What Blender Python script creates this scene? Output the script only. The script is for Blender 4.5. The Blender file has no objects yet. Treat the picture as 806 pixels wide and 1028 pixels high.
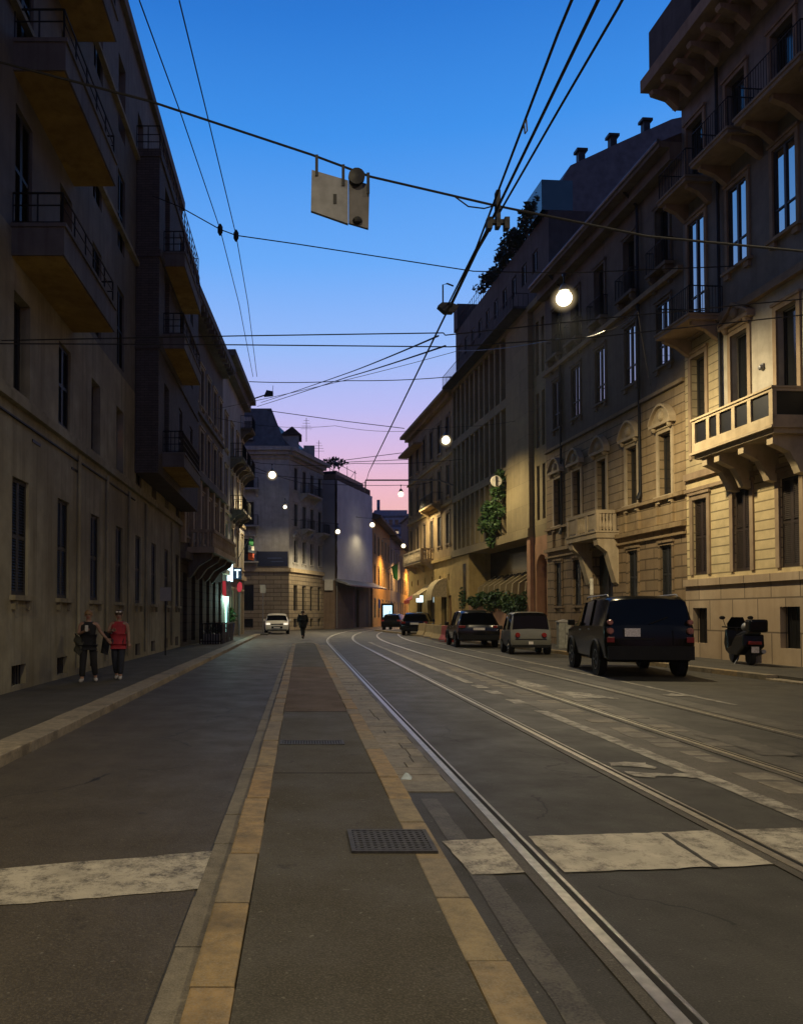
import bpy, bmesh, math, random
from mathutils import Vector, Matrix
random.seed(7)
S = bpy.context.scene
COL = S.collection
R = math.radians
PI = math.pi

# ------------------------------------------------------------------ camera model
FPX, CX, CY = 785.0, 403.0, 514.0
PITCH, HZ = R(1.5), 617.0
CAMZ = 1.62
YAW = 0.0; VX = 302.0
SHY = (HZ-CY) - FPX*math.tan(PITCH)
fw = Vector((math.sin(YAW)*math.cos(PITCH), math.cos(YAW)*math.cos(PITCH), math.sin(PITCH)))
rt = Vector((math.cos(YAW), -math.sin(YAW), 0))
up = rt.cross(fw)
CAM = Vector((0, 0, CAMZ))
def ray(px, py): return fw + rt*((px-VX)/FPX) + up*(-(py-CY-SHY)/FPX)
def at_z(px, py, z=0.0):
    r = ray(px, py); return CAM + r*((z-CAMZ)/r.z)
def at_y(px, py, y):
    r = ray(px, py); return CAM + r*(y/r.y)

# ------------------------------------------------------------------ materials
def nodes(name):
    m = bpy.data.materials.new(name); m.use_nodes = True
    nt = m.node_tree; b = nt.nodes['Principled BSDF']
    return m, nt, b
def N(nt, t, **k):
    n = nt.nodes.new(t)
    for a, v in k.items(): setattr(n, a, v)
    return n
def L(nt, a, b): nt.links.new(a, b)
def mth(nt, op, a, b=None, c=None):
    n = N(nt, 'ShaderNodeMath', operation=op)
    for i, x in enumerate((a, b, c)):
        if x is None: continue
        if isinstance(x, (int, float)): n.inputs[i].default_value = x
        else: L(nt, x, n.inputs[i])
    return n.outputs[0]
def mixc(nt, f, a, b, mode='MIX'):
    n = N(nt, 'ShaderNodeMix', data_type='RGBA', blend_type=mode)
    for i, x in ((0, f), (6, a), (7, b)):
        if isinstance(x, (int, float)): n.inputs[i].default_value = x
        elif isinstance(x, tuple): n.inputs[i].default_value = (*x, 1)
        else: L(nt, x, n.inputs[i])
    return n.outputs[2]
def noise(nt, vec, scale, detail=4, rough=.55):
    n = N(nt, 'ShaderNodeTexNoise'); n.inputs['Scale'].default_value = scale
    n.inputs['Detail'].default_value = detail; n.inputs['Roughness'].default_value = rough
    if vec is not None: L(nt, vec, n.inputs['Vector'])
    return n.outputs['Fac']
def ramp(nt, f, pts):
    n = N(nt, 'ShaderNodeValToRGB'); cr = n.color_ramp
    while len(cr.elements) < len(pts): cr.elements.new(.5)
    for e, (p, c) in zip(cr.elements, pts):
        e.position = p; e.color = (*c, 1) if isinstance(c, tuple) else (c, c, c, 1)
    L(nt, f, n.inputs[0]); return n.outputs[0]
def bump(nt, b, h, strength=.3, dist=.02):
    n = N(nt, 'ShaderNodeBump'); n.inputs['Strength'].default_value = strength
    n.inputs['Distance'].default_value = dist; L(nt, h, n.inputs['Height']); L(nt, n.outputs[0], b.inputs['Normal'])
def ocoord(nt, gen='Object'):
    return N(nt, 'ShaderNodeTexCoord').outputs[gen]

def plain(name, col, rough=.6, metal=0, var=.25, scale=6, spec=.5, ior=None, bmp=0):
    m, nt, b = nodes(name)
    co = ocoord(nt); n = noise(nt, co, scale)
    lo = tuple(c*(1-var) for c in col); hi = tuple(min(1, c*(1+var)) for c in col)
    L(nt, ramp(nt, n, [(.3, lo), (.7, hi)]), b.inputs['Base Color'])
    b.inputs['Roughness'].default_value = rough; b.inputs['Metallic'].default_value = metal
    b.inputs['Specular IOR Level'].default_value = spec
    if ior: b.inputs['IOR'].default_value = ior
    if bmp: bump(nt, b, noise(nt, co, scale*8), bmp, .01)
    return m
def frosted(name, col, s, a):
    m, nt, b = nodes(name); out = nt.nodes['Material Output']
    e_ = N(nt, 'ShaderNodeEmission'); e_.inputs[0].default_value = (*col, 1); e_.inputs[1].default_value = s
    t = N(nt, 'ShaderNodeBsdfTransparent'); mx = N(nt, 'ShaderNodeMixShader'); mx.inputs[0].default_value = a
    L(nt, t.outputs[0], mx.inputs[1]); L(nt, e_.outputs[0], mx.inputs[2]); L(nt, mx.outputs[0], out.inputs['Surface']); return m
def emis(name, col, s):
    m, nt, b = nodes(name)
    b.inputs['Base Color'].default_value = (*col, 1)
    b.inputs['Emission Color'].default_value = (*col, 1); b.inputs['Emission Strength'].default_value = s
    return m
def wallmat(name, col, groove=0, gw=.035, blocks=0, dirt=.5, stain=(.5, .45, .4), rough=.85, fine=.35):
    """plaster / stone for a facade; object x runs along the wall, z is up"""
    m, nt, b = nodes(name)
    co = ocoord(nt)
    sp = N(nt, 'ShaderNodeSeparateXYZ'); L(nt, co, sp.inputs[0])
    xx = mth(nt, 'ADD', sp.outputs[0], sp.outputs[1]); zz = sp.outputs[2]
    big = noise(nt, co, .35, 5); mid = noise(nt, co, 1.7, 6, .65); fin = noise(nt, co, 38, 3)
    # vertical streaks
    mp = N(nt, 'ShaderNodeMapping'); mp.inputs['Scale'].default_value = (2.2, 2.2, .12); L(nt, co, mp.inputs[0])
    stk = noise(nt, mp.outputs[0], 1.6, 5, .6)
    lo = tuple(c*.72 for c in col); hi = tuple(min(1, c*1.18) for c in col)
    c = ramp(nt, mid, [(.28, lo), (.72, hi)])
    c = mixc(nt, ramp(nt, big, [(.38, 0.0), (.66, dirt)]), c, tuple(col[i]*stain[i] for i in range(3)))
    c = mixc(nt, ramp(nt, stk, [(.48, 0.0), (.74, dirt*1.0)]), c, tuple(col[i]*stain[i]*.8 for i in range(3)))
    h = mth(nt, 'MULTIPLY', fin, .12)
    h = mth(nt, 'ADD', h, mth(nt, 'MULTIPLY', mid, .25))
    if groove:
        fr = mth(nt, 'FRACT', mth(nt, 'DIVIDE', zz, groove))
        g = mth(nt, 'LESS_THAN', fr, gw/groove)
        if blocks:
            row = mth(nt, 'FLOOR', mth(nt, 'DIVIDE', zz, groove))
            off = mth(nt, 'MULTIPLY', mth(nt, 'MODULO', row, 2.0), .5)
            fx = mth(nt, 'FRACT', mth(nt, 'ADD', mth(nt, 'DIVIDE', xx, blocks), off))
            g = mth(nt, 'MAXIMUM', g, mth(nt, 'LESS_THAN', fx, gw*.8/blocks))
            cell = N(nt, 'ShaderNodeCombineXYZ')
            L(nt, mth(nt, 'FLOOR', mth(nt, 'ADD', mth(nt, 'DIVIDE', xx, blocks), off)), cell.inputs[0]); L(nt, row, cell.inputs[1])
            wn = N(nt, 'ShaderNodeTexWhiteNoise'); L(nt, cell.outputs[0], wn.inputs['Vector'])
            c = mixc(nt, .35, c, ramp(nt, wn.outputs['Value'], [(0, tuple(x*.6 for x in col)), (1, hi)]))
        c = mixc(nt, mth(nt, 'MULTIPLY', g, .8), c, tuple(x*.22 for x in col))
        h = mth(nt, 'SUBTRACT', h, mth(nt, 'MULTIPLY', g, 1.0))
    L(nt, c, b.inputs['Base Color'])
    b.inputs['Roughness'].default_value = rough; b.inputs['Specular IOR Level'].default_value = .25
    bump(nt, b, h, fine, .03)
    return m

def asphalt(name, col, tint=(1, 1, 1), rough=.62, crack=True, patches=.5):
    m, nt, b = nodes(name)
    co = ocoord(nt)
    big = noise(nt, co, .22, 5, .6); mid = noise(nt, co, 1.3, 6, .65); agg = noise(nt, co, 95, 2, .7)
    mp = N(nt, 'ShaderNodeMapping'); mp.inputs['Scale'].default_value = (1.5, .07, 1); L(nt, co, mp.inputs[0])
    lane = noise(nt, mp.outputs[0], 1.1, 4, .6)
    lo = tuple(x*.62 for x in col); hi = tuple(x*1.45 for x in col)
    c = ramp(nt, mid, [(.3, lo), (.72, hi)])
    c = mixc(nt, ramp(nt, big, [(.4, 0.0), (.62, patches)]), c, tuple(col[i]*tint[i]*.7 for i in range(3)))
    c = mixc(nt, ramp(nt, lane, [(.5, 0.0), (.75, .45)]), c, tuple(x*1.7 for x in col))
    c = mixc(nt, ramp(nt, agg, [(.46, 0.0), (.7, .55)]), c, tuple(x*2.6 for x in col))
    c = mixc(nt, ramp(nt, noise(nt, co, 42, 3, .7), [(.56, 0.0), (.66, .4)]), c, tuple(x*.3 for x in col))
    c = mixc(nt, ramp(nt, noise(nt, co, 27, 2, .6), [(.68, 0.0), (.73, .5)]), c, (.22, .21, .18))
    h = mth(nt, 'ADD', mth(nt, 'MULTIPLY', agg, .7), mth(nt, 'MULTIPLY', mid, .8))
    if crack:
        wv = N(nt, 'ShaderNodeVectorMath', operation='ADD')
        nz = N(nt, 'ShaderNodeTexNoise'); nz.inputs['Scale'].default_value = 1.1; nz.inputs['Detail'].default_value = 4; L(nt, co, nz.inputs['Vector'])
        L(nt, co, wv.inputs[0]); L(nt, nz.outputs['Color'], wv.inputs[1])
        vo = N(nt, 'ShaderNodeTexVoronoi', feature='DISTANCE_TO_EDGE'); vo.inputs['Scale'].default_value = .33
        L(nt, wv.outputs[0], vo.inputs['Vector'])
        cr = mth(nt, 'LESS_THAN', vo.outputs['Distance'], .0035)
        cr = mth(nt, 'MULTIPLY', cr, mth(nt, 'GREATER_THAN', noise(nt, co, .5, 2), .5))
        c = mixc(nt, mth(nt, 'MULTIPLY', cr, .8), c, (.008, .008, .008))
        h = mth(nt, 'SUBTRACT', h, mth(nt, 'MULTIPLY', cr, 2.0))
    L(nt, c, b.inputs['Base Color'])
    wn = ramp(nt, noise(nt, co, 6.5, 3), [(.66, 0.0), (.72, .6)])
    c = mixc(nt, wn, c, tuple(x*.35 for x in col))
    L(nt, c, b.inputs['Base Color'])
    L(nt, ramp(nt, mid, [(.3, rough+.1), (.7, rough-.1)]), b.inputs['Roughness'])
    b.inputs['Specular IOR Level'].default_value = .4
    bump(nt, b, h, .45, .012)
    return m
def wornpaint(name, paint, base, keep=.5, scale=3.0, rough=.6):
    m, nt, b = nodes(name)
    co = ocoord(nt)
    f = noise(nt, co, scale, 8, .72); g = noise(nt, co, 70, 2, .7); big = noise(nt, co, .6, 3)
    f2 = mth(nt, 'ADD', mth(nt, 'MULTIPLY', f, .62), mth(nt, 'ADD', mth(nt, 'MULTIPLY', g, .2), mth(nt, 'MULTIPLY', big, .2)))
    k = ramp(nt, f2, [(keep-.07, 0.0), (keep+.07, 1.0)])
    pc = ramp(nt, noise(nt, co, 5, 5), [(.3, tuple(x*.65 for x in paint)), (.7, paint)])
    bc = ramp(nt, g, [(.4, tuple(x*.7 for x in base)), (.7, tuple(x*1.9 for x in base))])
    L(nt, mixc(nt, k, bc, pc), b.inputs['Base Color'])
    b.inputs['Roughness'].default_value = rough
    bump(nt, b, mth(nt, 'ADD', mth(nt, 'MULTIPLY', g, .7), mth(nt, 'MULTIPLY', k, .3)), .4, .01)
    return m
def stones(name, cols, rough=.7, sc=9):
    """granite blocks, each stone of the mesh its own shade"""
    m, nt, b = nodes(name)
    co = ocoord(nt); ge = N(nt, 'ShaderNodeNewGeometry')
    n = noise(nt, co, sc, 6, .7); f = noise(nt, co, 110, 2, .7); st = noise(nt, co, 1.7, 5, .65)
    k = len(cols)
    c = ramp(nt, ge.outputs['Random Per Island'], [(i/max(1, k-1), cc) for i, cc in enumerate(cols)])
    c = mixc(nt, ramp(nt, n, [(.35, 0.0), (.7, .7)]), c, (.05, .045, .035))
    c = mixc(nt, ramp(nt, f, [(.4, 0.0), (.7, .5)]), c, (.3, .27, .22))
    c = mixc(nt, ramp(nt, st, [(.5, 0.0), (.68, .55)]), c, (.05, .043, .033))
    L(nt, c, b.inputs['Base Color']); b.inputs['Roughness'].default_value = rough
    b.inputs['Specular IOR Level'].default_value = .4
    bump(nt, b, mth(nt, 'ADD', n, mth(nt, 'MULTIPLY', f, .4)), .4, .012)
    return m
def leafmat(name, cols):
    m, nt, b = nodes(name)
    ge = N(nt, 'ShaderNodeNewGeometry')
    k = len(cols)
    L(nt, ramp(nt, ge.outputs['Random Per Island'], [(i/(k-1), c) for i, c in enumerate(cols)]), b.inputs['Base Color'])
    b.inputs['Roughness'].default_value = .55
    return m

M = {}
M['road'] = asphalt('asphalt', (.041, .039, .034), (1, .97, .92))
M['lane'] = asphalt('lane_asphalt', (.056, .048, .036), (1.1, .9, .8))
M['island'] = asphalt('island_asphalt', (.06, .055, .042), (1.05, .94, .78), .75, False, .7)
M['pave'] = asphalt('pavement_asphalt', (.056, .051, .041), (1, 1, 1), .8, False)
M['patch'] = asphalt('patched_asphalt', (.07, .063, .053), (1, 1, 1), .6)
M['band'] = wornpaint('worn_white_band', (.5, .46, .38), (.08, .073, .06), .47, 6.0)
M['line'] = wornpaint('worn_line', (.42, .39, .33), (.07, .063, .053), .5, 5)
M['smear'] = wornpaint('faded_smear', (.13, .12, .1), (.045, .041, .035), .5, 3.5)
M['kerb'] = stones('granite_kerb', [(.29, .22, .12), (.35, .235, .1), (.24, .21, .15), (.33, .24, .11), (.34, .22, .08), (.23, .19, .13), (.36, .22, .07)])
M['kerb_grey'] = stones('grey_granite_kerb', [(.36, .3, .21), (.28, .24, .18), (.4, .33, .22), (.32, .26, .18)])
M['gutter'] = stones('gutter_stone', [(.15, .135, .105), (.2, .175, .13), (.13, .115, .09)])
M['setts'] = stones('stone_slabs', [(.26, .235, .2), (.2, .185, .16), (.3, .265, .21), (.17, .155, .13)])
M['rail'] = plain('worn_steel', (.52, .5, .45), .36, .9, .25, 12)
M['groove'] = plain('rail_groove', (.012, .011, .01), .9)
M['iron'] = plain('cast_iron', (.06, .056, .048), .6, .15, .4, 20, bmp=.2)
M['black'] = plain('black_metal', (.012, .012, .013), .5, .3)
M['cable'] = plain('black_cable', (.012, .012, .014), .6)
M['steel'] = plain('galvanised', (.25, .25, .25), .5, .7)
M['glass'] = plain('window_glass', (.008, .009, .011), .02, 0, .1, 2, .5, 5.5)
M['glass_dull'] = plain('dull_glass', (.01, .011, .013), .12, 0, .2, 2, .5, 1.6)
M['shutter'] = plain('brown_shutter', (.035, .022, .016), .6, 0, .3, 9)
M['shutter_grey'] = plain('grey_shutter', (.028, .028, .027), .6, 0, .3, 9)
M['frame'] = plain('dark_window_frame', (.03, .026, .022), .5)
M['frame_white'] = plain('pale_window_frame', (.3, .29, .27), .5)
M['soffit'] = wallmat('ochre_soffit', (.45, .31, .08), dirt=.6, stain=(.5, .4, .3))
M['concrete'] = wallmat('balcony_concrete', (.2, .185, .16), dirt=.7)
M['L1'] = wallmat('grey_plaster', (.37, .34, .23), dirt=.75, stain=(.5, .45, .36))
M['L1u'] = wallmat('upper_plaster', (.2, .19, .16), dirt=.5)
M['L1b'] = wallmat('brown_brick', (.12, .105, .09), .085, .014, .26, .3)
M['L3'] = wallmat('brown_plaster', (.19, .17, .14), dirt=.6)
M['L3g'] = wallmat('dark_ground_floor', (.085, .065, .045), .4, .04, 0, .6)
M['C1'] = wallmat('corner_plaster', (.5, .49, .47), dirt=.4)
M['C1g'] = wallmat('corner_rustication', (.33, .27, .19), .42, .07, 1.5, .5)
M['R1y'] = wallmat('yellow_rustication', (.62, .51, .3), .3, .045, 0, .22, (.72, .6, .5))
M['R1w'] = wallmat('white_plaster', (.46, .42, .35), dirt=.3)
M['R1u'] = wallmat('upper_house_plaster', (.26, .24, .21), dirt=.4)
M['R1b'] = wallmat('beige_rustication', (.5, .41, .25), .3, .035, 0, .4)
M['R1p'] = wallmat('stone_plinth', (.47, .37, .26), 1.05, .05, 1.25, .6, (.6, .5, .4))
M['R1s'] = wallmat('brown_stone_trim', (.36, .27, .18), dirt=.4)
M['stone'] = wallmat('pale_stone', (.52, .43, .29), dirt=.4, stain=(.6, .5, .4))
M['R2'] = wallmat('ochre_stone', (.38, .285, .165), .36, .045, 0, .55, (.5, .42, .35))
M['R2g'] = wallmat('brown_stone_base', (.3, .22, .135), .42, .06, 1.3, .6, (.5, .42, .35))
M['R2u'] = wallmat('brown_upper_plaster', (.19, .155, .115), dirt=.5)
M['R3'] = wallmat('tan_stone', (.34, .275, .15), 1.3, .012, 2.2, .5)
M['R3p'] = wallmat('pink_plaster', (.5, .29, .17), dirt=.4)
M['R3d'] = wallmat('dark_attic', (.1, .1, .1), dirt=.5)
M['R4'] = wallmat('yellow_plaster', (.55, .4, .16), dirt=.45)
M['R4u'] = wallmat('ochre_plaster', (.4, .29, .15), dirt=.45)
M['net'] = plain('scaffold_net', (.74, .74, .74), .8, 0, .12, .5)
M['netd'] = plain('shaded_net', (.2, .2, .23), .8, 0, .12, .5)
M['hoard'] = wallmat('brown_hoarding', (.14, .10, .075), dirt=.4)
M['orange'] = wallmat('orange_plaster', (.6, .34, .1), dirt=.3)
M['greyb'] = wallmat('mauve_plaster', (.25, .22, .22), dirt=.3)
M['bluefar'] = wallmat('far_block_sky_tint', (.2, .27, .42), 3.1, .8, 0, .2)  # blue cast of sky and distant haze put into the base colour
M['roof'] = plain('roof_tiles', (.07, .05, .042), .8, 0, .3, 3)
M['lead'] = plain('roof_sheet', (.11, .115, .125), .5, .2, .3, 2)
M['leaf'] = leafmat('leaves', [(.02, .045, .012), (.05, .11, .025), (.035, .08, .02), (.09, .15, .035)])
M['leafd'] = leafmat('dark_leaves', [(.012, .022, .012), (.025, .045, .018), (.018, .03, .014)])
M['lens'] = emis('lamp_lens', (1, .87, .6), 7)
def volglow(name, col, s):
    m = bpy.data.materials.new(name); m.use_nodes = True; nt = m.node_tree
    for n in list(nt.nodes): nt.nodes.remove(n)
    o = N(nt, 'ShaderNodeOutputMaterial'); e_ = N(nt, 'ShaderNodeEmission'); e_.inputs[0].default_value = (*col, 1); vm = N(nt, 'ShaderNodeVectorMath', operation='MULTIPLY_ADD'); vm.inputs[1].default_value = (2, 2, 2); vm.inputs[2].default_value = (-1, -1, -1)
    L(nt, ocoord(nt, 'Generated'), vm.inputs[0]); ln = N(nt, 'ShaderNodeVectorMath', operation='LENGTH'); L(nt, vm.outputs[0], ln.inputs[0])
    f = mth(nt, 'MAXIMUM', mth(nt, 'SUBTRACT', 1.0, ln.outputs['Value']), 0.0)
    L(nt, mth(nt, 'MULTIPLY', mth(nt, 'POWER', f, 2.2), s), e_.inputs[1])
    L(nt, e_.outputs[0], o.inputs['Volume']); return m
M['glow_ball'] = volglow('lamp_glow', (1, .76, .4), 5.0)  # soft emissive volume imitating lens bloom, not a glass globe
M['carblack'] = plain('black_car_paint', (.003, .003, .0035), .2, 0, .1, 3, .2)
M['cargrey'] = plain('grey_car_paint', (.115, .115, .1), .35, 0, .06, 3)
M['carwhite'] = plain('white_car_paint', (.6, .57, .5), .3, 0, .05, 3)
M['cardark'] = plain('charcoal_car_paint', (.006, .006, .008), .18, 0, .1, 3, .4)
M['carglass'] = plain('car_glass', (.003, .003, .004), .08, 0, .1, 3, .5, 1.25)
M['tyre'] = plain('tyre_rubber', (.01, .01, .01), .85)
M['rim'] = plain('alloy_rim', (.18, .18, .18), .4, .8)
M['taillight'] = plain('red_lens', (.18, .014, .012), .25, 0, .2, 14)
M['taillight_pale'] = plain('clear_red_lens', (.3, .12, .1), .25, 0, .35, 14)
M['beam'] = emis('dipped_headlight', (1, .9, .72), .9)
M['headlight'] = plain('clear_lens', (.7, .68, .62), .15)
M['plate'] = plain('white_plate', (.62, .58, .56), .45, 0, .3, 26)
M['plastic'] = plain('black_plastic', (.008, .008, .008), .55, 0, .2, 6, .2)
M['redplastic'] = plain('red_plastic', (.42, .05, .03), .5)
M['whiteplastic'] = plain('white_plastic', (.6, .58, .54), .5)
M['jersey'] = wallmat('concrete_barrier', (.5, .38, .2), dirt=.4)
M['skin'] = plain('skin', (.3, .175, .12), .5, 0, .06, 8)
M['hair'] = plain('brown_hair', (.06, .035, .02), .6)
M['hairfair'] = plain('fair_hair', (.22, .13, .06), .6)
M['clothblack'] = plain('black_cloth', (.009, .009, .010), .85)
M['clothgreen'] = plain('olive_cloth', (.05, .05, .035), .85)
M['clothred'] = plain('red_cloth', (.34, .02, .03), .75)
M['denim'] = plain('dark_denim', (.018, .022, .032), .85)
M['shoe'] = plain('white_shoe', (.4, .39, .37), .6)
M['signback'] = plain('grey_sign_back', (.34, .33, .31), .5, .3, .15, 2)
M['signwhite'] = plain('white_sign', (.72, .68, .56), .45)
M['signblue'] = plain('blue_sign', (.02, .06, .3), .45)
M['banner'] = plain('navy_banner', (.012, .02, .06), .6)
M['green'] = plain('flag_green', (.02, .22, .06), .8)
M['white'] = plain('flag_white', (.7, .68, .62), .8)
M['red'] = plain('flag_red', (.65, .1, .03), .8)
M['cream'] = plain('cream_awning', (.6, .48, .26), .8)
M['wood'] = plain('red_brown_door', (.2, .05, .025), .5)
M['terrace_glass'] = plain('terrace_glass', (.05, .09, .11), .12, 0, .15, 1, .5, 1.6)

# ------------------------------------------------------------------ mesh helpers
class MB:
    def __init__(s, sgn=1): s.v, s.f, s.s = [], [], sgn
    def add(s, vs, fs):
        n = len(s.v); s.v += [(a, b*s.s, c) for a, b, c in vs]; s.f += [tuple(n+i for i in f) for f in fs]; return s
    def box(s, x0, x1, y0, y1, z0, z1):
        return s.add([(x0, y0, z0), (x1, y0, z0), (x1, y1, z0), (x0, y1, z0), (x0, y0, z1), (x1, y0, z1), (x1, y1, z1), (x0, y1, z1)],
                     [(0, 3, 2, 1), (4, 5, 6, 7), (0, 1, 5, 4), (1, 2, 6, 5), (2, 3, 7, 6), (3, 0, 4, 7)])
    def quad(s, a, b, c, d): return s.add([a, b, c, d], [(0, 1, 2, 3)])
    def prism(s, pts, axis, a, b):
        """pts in the other two axes, extruded from a to b along axis"""
        def mk(p, q, t): return (t, p, q) if axis == 'x' else (p, t, q) if axis == 'y' else (p, q, t)
        n = len(pts)
        return s.add([mk(p, q, a) for p, q in pts] + [mk(p, q, b) for p, q in pts],
                     [tuple(range(n))[::-1], tuple(range(n, 2*n))] + [(i, (i+1) % n, n+(i+1) % n, n+i) for i in range(n)])
    def tube(s, path, r, n=8, cap=True):
        path = [Vector(p) for p in path]; k = len(path)
        rr = r if isinstance(r, (list, tuple)) else [r]*k
        vs, fs = [], []
        t0 = (path[1]-path[0]).normalized()
        ref = Vector((0, 0, 1)) if abs(t0.z) < .9 else Vector((1, 0, 0))
        for i, p in enumerate(path):
            t = (path[min(i+1, k-1)]-path[max(i-1, 0)]).normalized()
            a = t.cross(ref)
            if a.length < 1e-4: a = t.cross(Vector((1, 0, 0)))
            a.normalize(); b = t.cross(a); ref = b.cross(t) if False else ref
            for j in range(n):
                q = p + (a*math.cos(2*PI*j/n)+b*math.sin(2*PI*j/n))*rr[i]; vs.append(tuple(q))
        for i in range(k-1):
            for j in range(n):
                fs.append((i*n+j, i*n+(j+1) % n, (i+1)*n+(j+1) % n, (i+1)*n+j))
        if cap: fs += [tuple(range(n))[::-1], tuple(range((k-1)*n, k*n))]
        return s.add(vs, fs)
    def cyl(s, c0, c1, r0, r1=None, n=16):
        return s.tube([c0, c1], [r0, r0 if r1 is None else r1], n)
    def lathe(s, prof, n=20, c=(0, 0, 0), axis='z'):
        vs, fs = [], []
        for r, h in prof:
            for j in range(n):
                a = 2*PI*j/n; x, y = r*math.cos(a), r*math.sin(a)
                vs.append((c[0]+x, c[1]+y, c[2]+h) if axis == 'z' else (c[0]+h, c[1]+x, c[2]+y) if axis == 'x' else (c[0]+x, c[1]+h, c[2]+y))
        for i in range(len(prof)-1):
            for j in range(n): fs.append((i*n+j, i*n+(j+1) % n, (i+1)*n+(j+1) % n, (i+1)*n+j))
        fs += [tuple(range(n)), tuple(range((len(prof)-1)*n, len(prof)*n))]
        return s.add(vs, fs)
    def ball(s, c, r, n=10, m=7):
        rx, ry, rz = r if isinstance(r, (tuple, list)) else (r, r, r)
        vs, fs = [], []
        for i in range(1, m):
            t = PI*i/m
            for j in range(n):
                a = 2*PI*j/n; vs.append((c[0]+rx*math.sin(t)*math.cos(a), c[1]+ry*math.sin(t)*math.sin(a), c[2]+rz*math.cos(t)))
        for i in range(m-2):
            for j in range(n): fs.append((i*n+j, i*n+(j+1) % n, (i+1)*n+(j+1) % n, (i+1)*n+j))
        T = len(vs); vs += [(c[0], c[1], c[2]+rz), (c[0], c[1], c[2]-rz)]
        for j in range(n): fs += [(T, j, (j+1) % n), (T+1, (m-2)*n+(j+1) % n, (m-2)*n+j)]
        return s.add(vs, fs)
    def leaves(s, c, rad, n, size, rnd=random):
        for _ in range(n):
            d = Vector((rnd.gauss(0, 1), rnd.gauss(0, 1), rnd.gauss(0, 1))).normalized()*(rnd.random()**.4)
            p = Vector((c[0]+d.x*rad[0], c[1]+d.y*rad[1], c[2]+d.z*rad[2]))
            a = Vector((rnd.gauss(0, 1), rnd.gauss(0, 1), rnd.gauss(0, .6))).normalized()
            b = a.cross(Vector((rnd.gauss(0, 1), rnd.gauss(0, 1), rnd.gauss(0, 1)))).normalized()
            h = size*rnd.choice((.45, .7, 1.0, 1.0, 1.5)); w = h*.5
            s.add([tuple(p-a*h), tuple(p-b*w+a*h*.1), tuple(p+a*h), tuple(p+b*w+a*h*.1)], [(0, 1, 2, 3)])
        return s
    def mesh(s, name, mat, smooth=False, bevel=0, sharp=40, recalc=True):
        me = bpy.data.meshes.new(name); me.from_pydata(s.v, [], s.f)
        bm = bmesh.new(); bm.from_mesh(me)
        if recalc: bmesh.ops.recalc_face_normals(bm, faces=bm.faces)
        if bevel:
            es = [e for e in bm.edges if len(e.link_faces) == 2 and e.calc_face_angle(0) > .5]
            bmesh.ops.bevel(bm, geom=es, offset=bevel, segments=2, affect='EDGES', profile=.6)
        for f in bm.faces: f.smooth = smooth
        if smooth:
            for e in bm.edges:
                if len(e.link_faces) == 2 and e.calc_face_angle(0) > R(sharp): e.smooth = False
        bm.to_mesh(me); bm.free()
        for m_ in (mat if isinstance(mat, (list, tuple)) else [mat]): me.materials.append(m_)
        return me
def link(name, data, parent=None):
    o = bpy.data.objects.new(name, data); COL.objects.link(o)
    if parent is not None: o.parent = parent
    return o
def tag(o, label, cat, group=None, kind=None):
    if label: o['label'] = label
    if cat: o['category'] = cat
    if group: o['group'] = group
    if kind: o['kind'] = kind
    return o
def thing(name, loc, label, cat, group=None, rz=0):
    o = link(name, None); o.location = loc; o.rotation_euler = (0, 0, rz); o.empty_display_size = .2
    return tag(o, label, cat, group)
def part(name, mb, mat, parent=None, **k):
    return link(name, mb.mesh(name, mat, **k), parent)
def single(name, mb, mat, label, cat, group=None, **k):
    """a thing that is one mesh, its origin moved to its lowest point"""
    n = len(mb.v); cx = sum(v[0] for v in mb.v)/n; cy = sum(v[1] for v in mb.v)/n; cz = min(v[2] for v in mb.v)
    mb.v = [(a-cx, b-cy, c-cz) for a, b, c in mb.v]
    o = part(name, mb, mat, None, **k); o.location = (cx, cy, cz)
    return tag(o, label, cat, group)
def struct(name, mb, mat, parent=None, **k):
    o = part(name, mb, mat, parent, **k)
    if parent is None: o['kind'] = 'structure'
    return o

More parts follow.
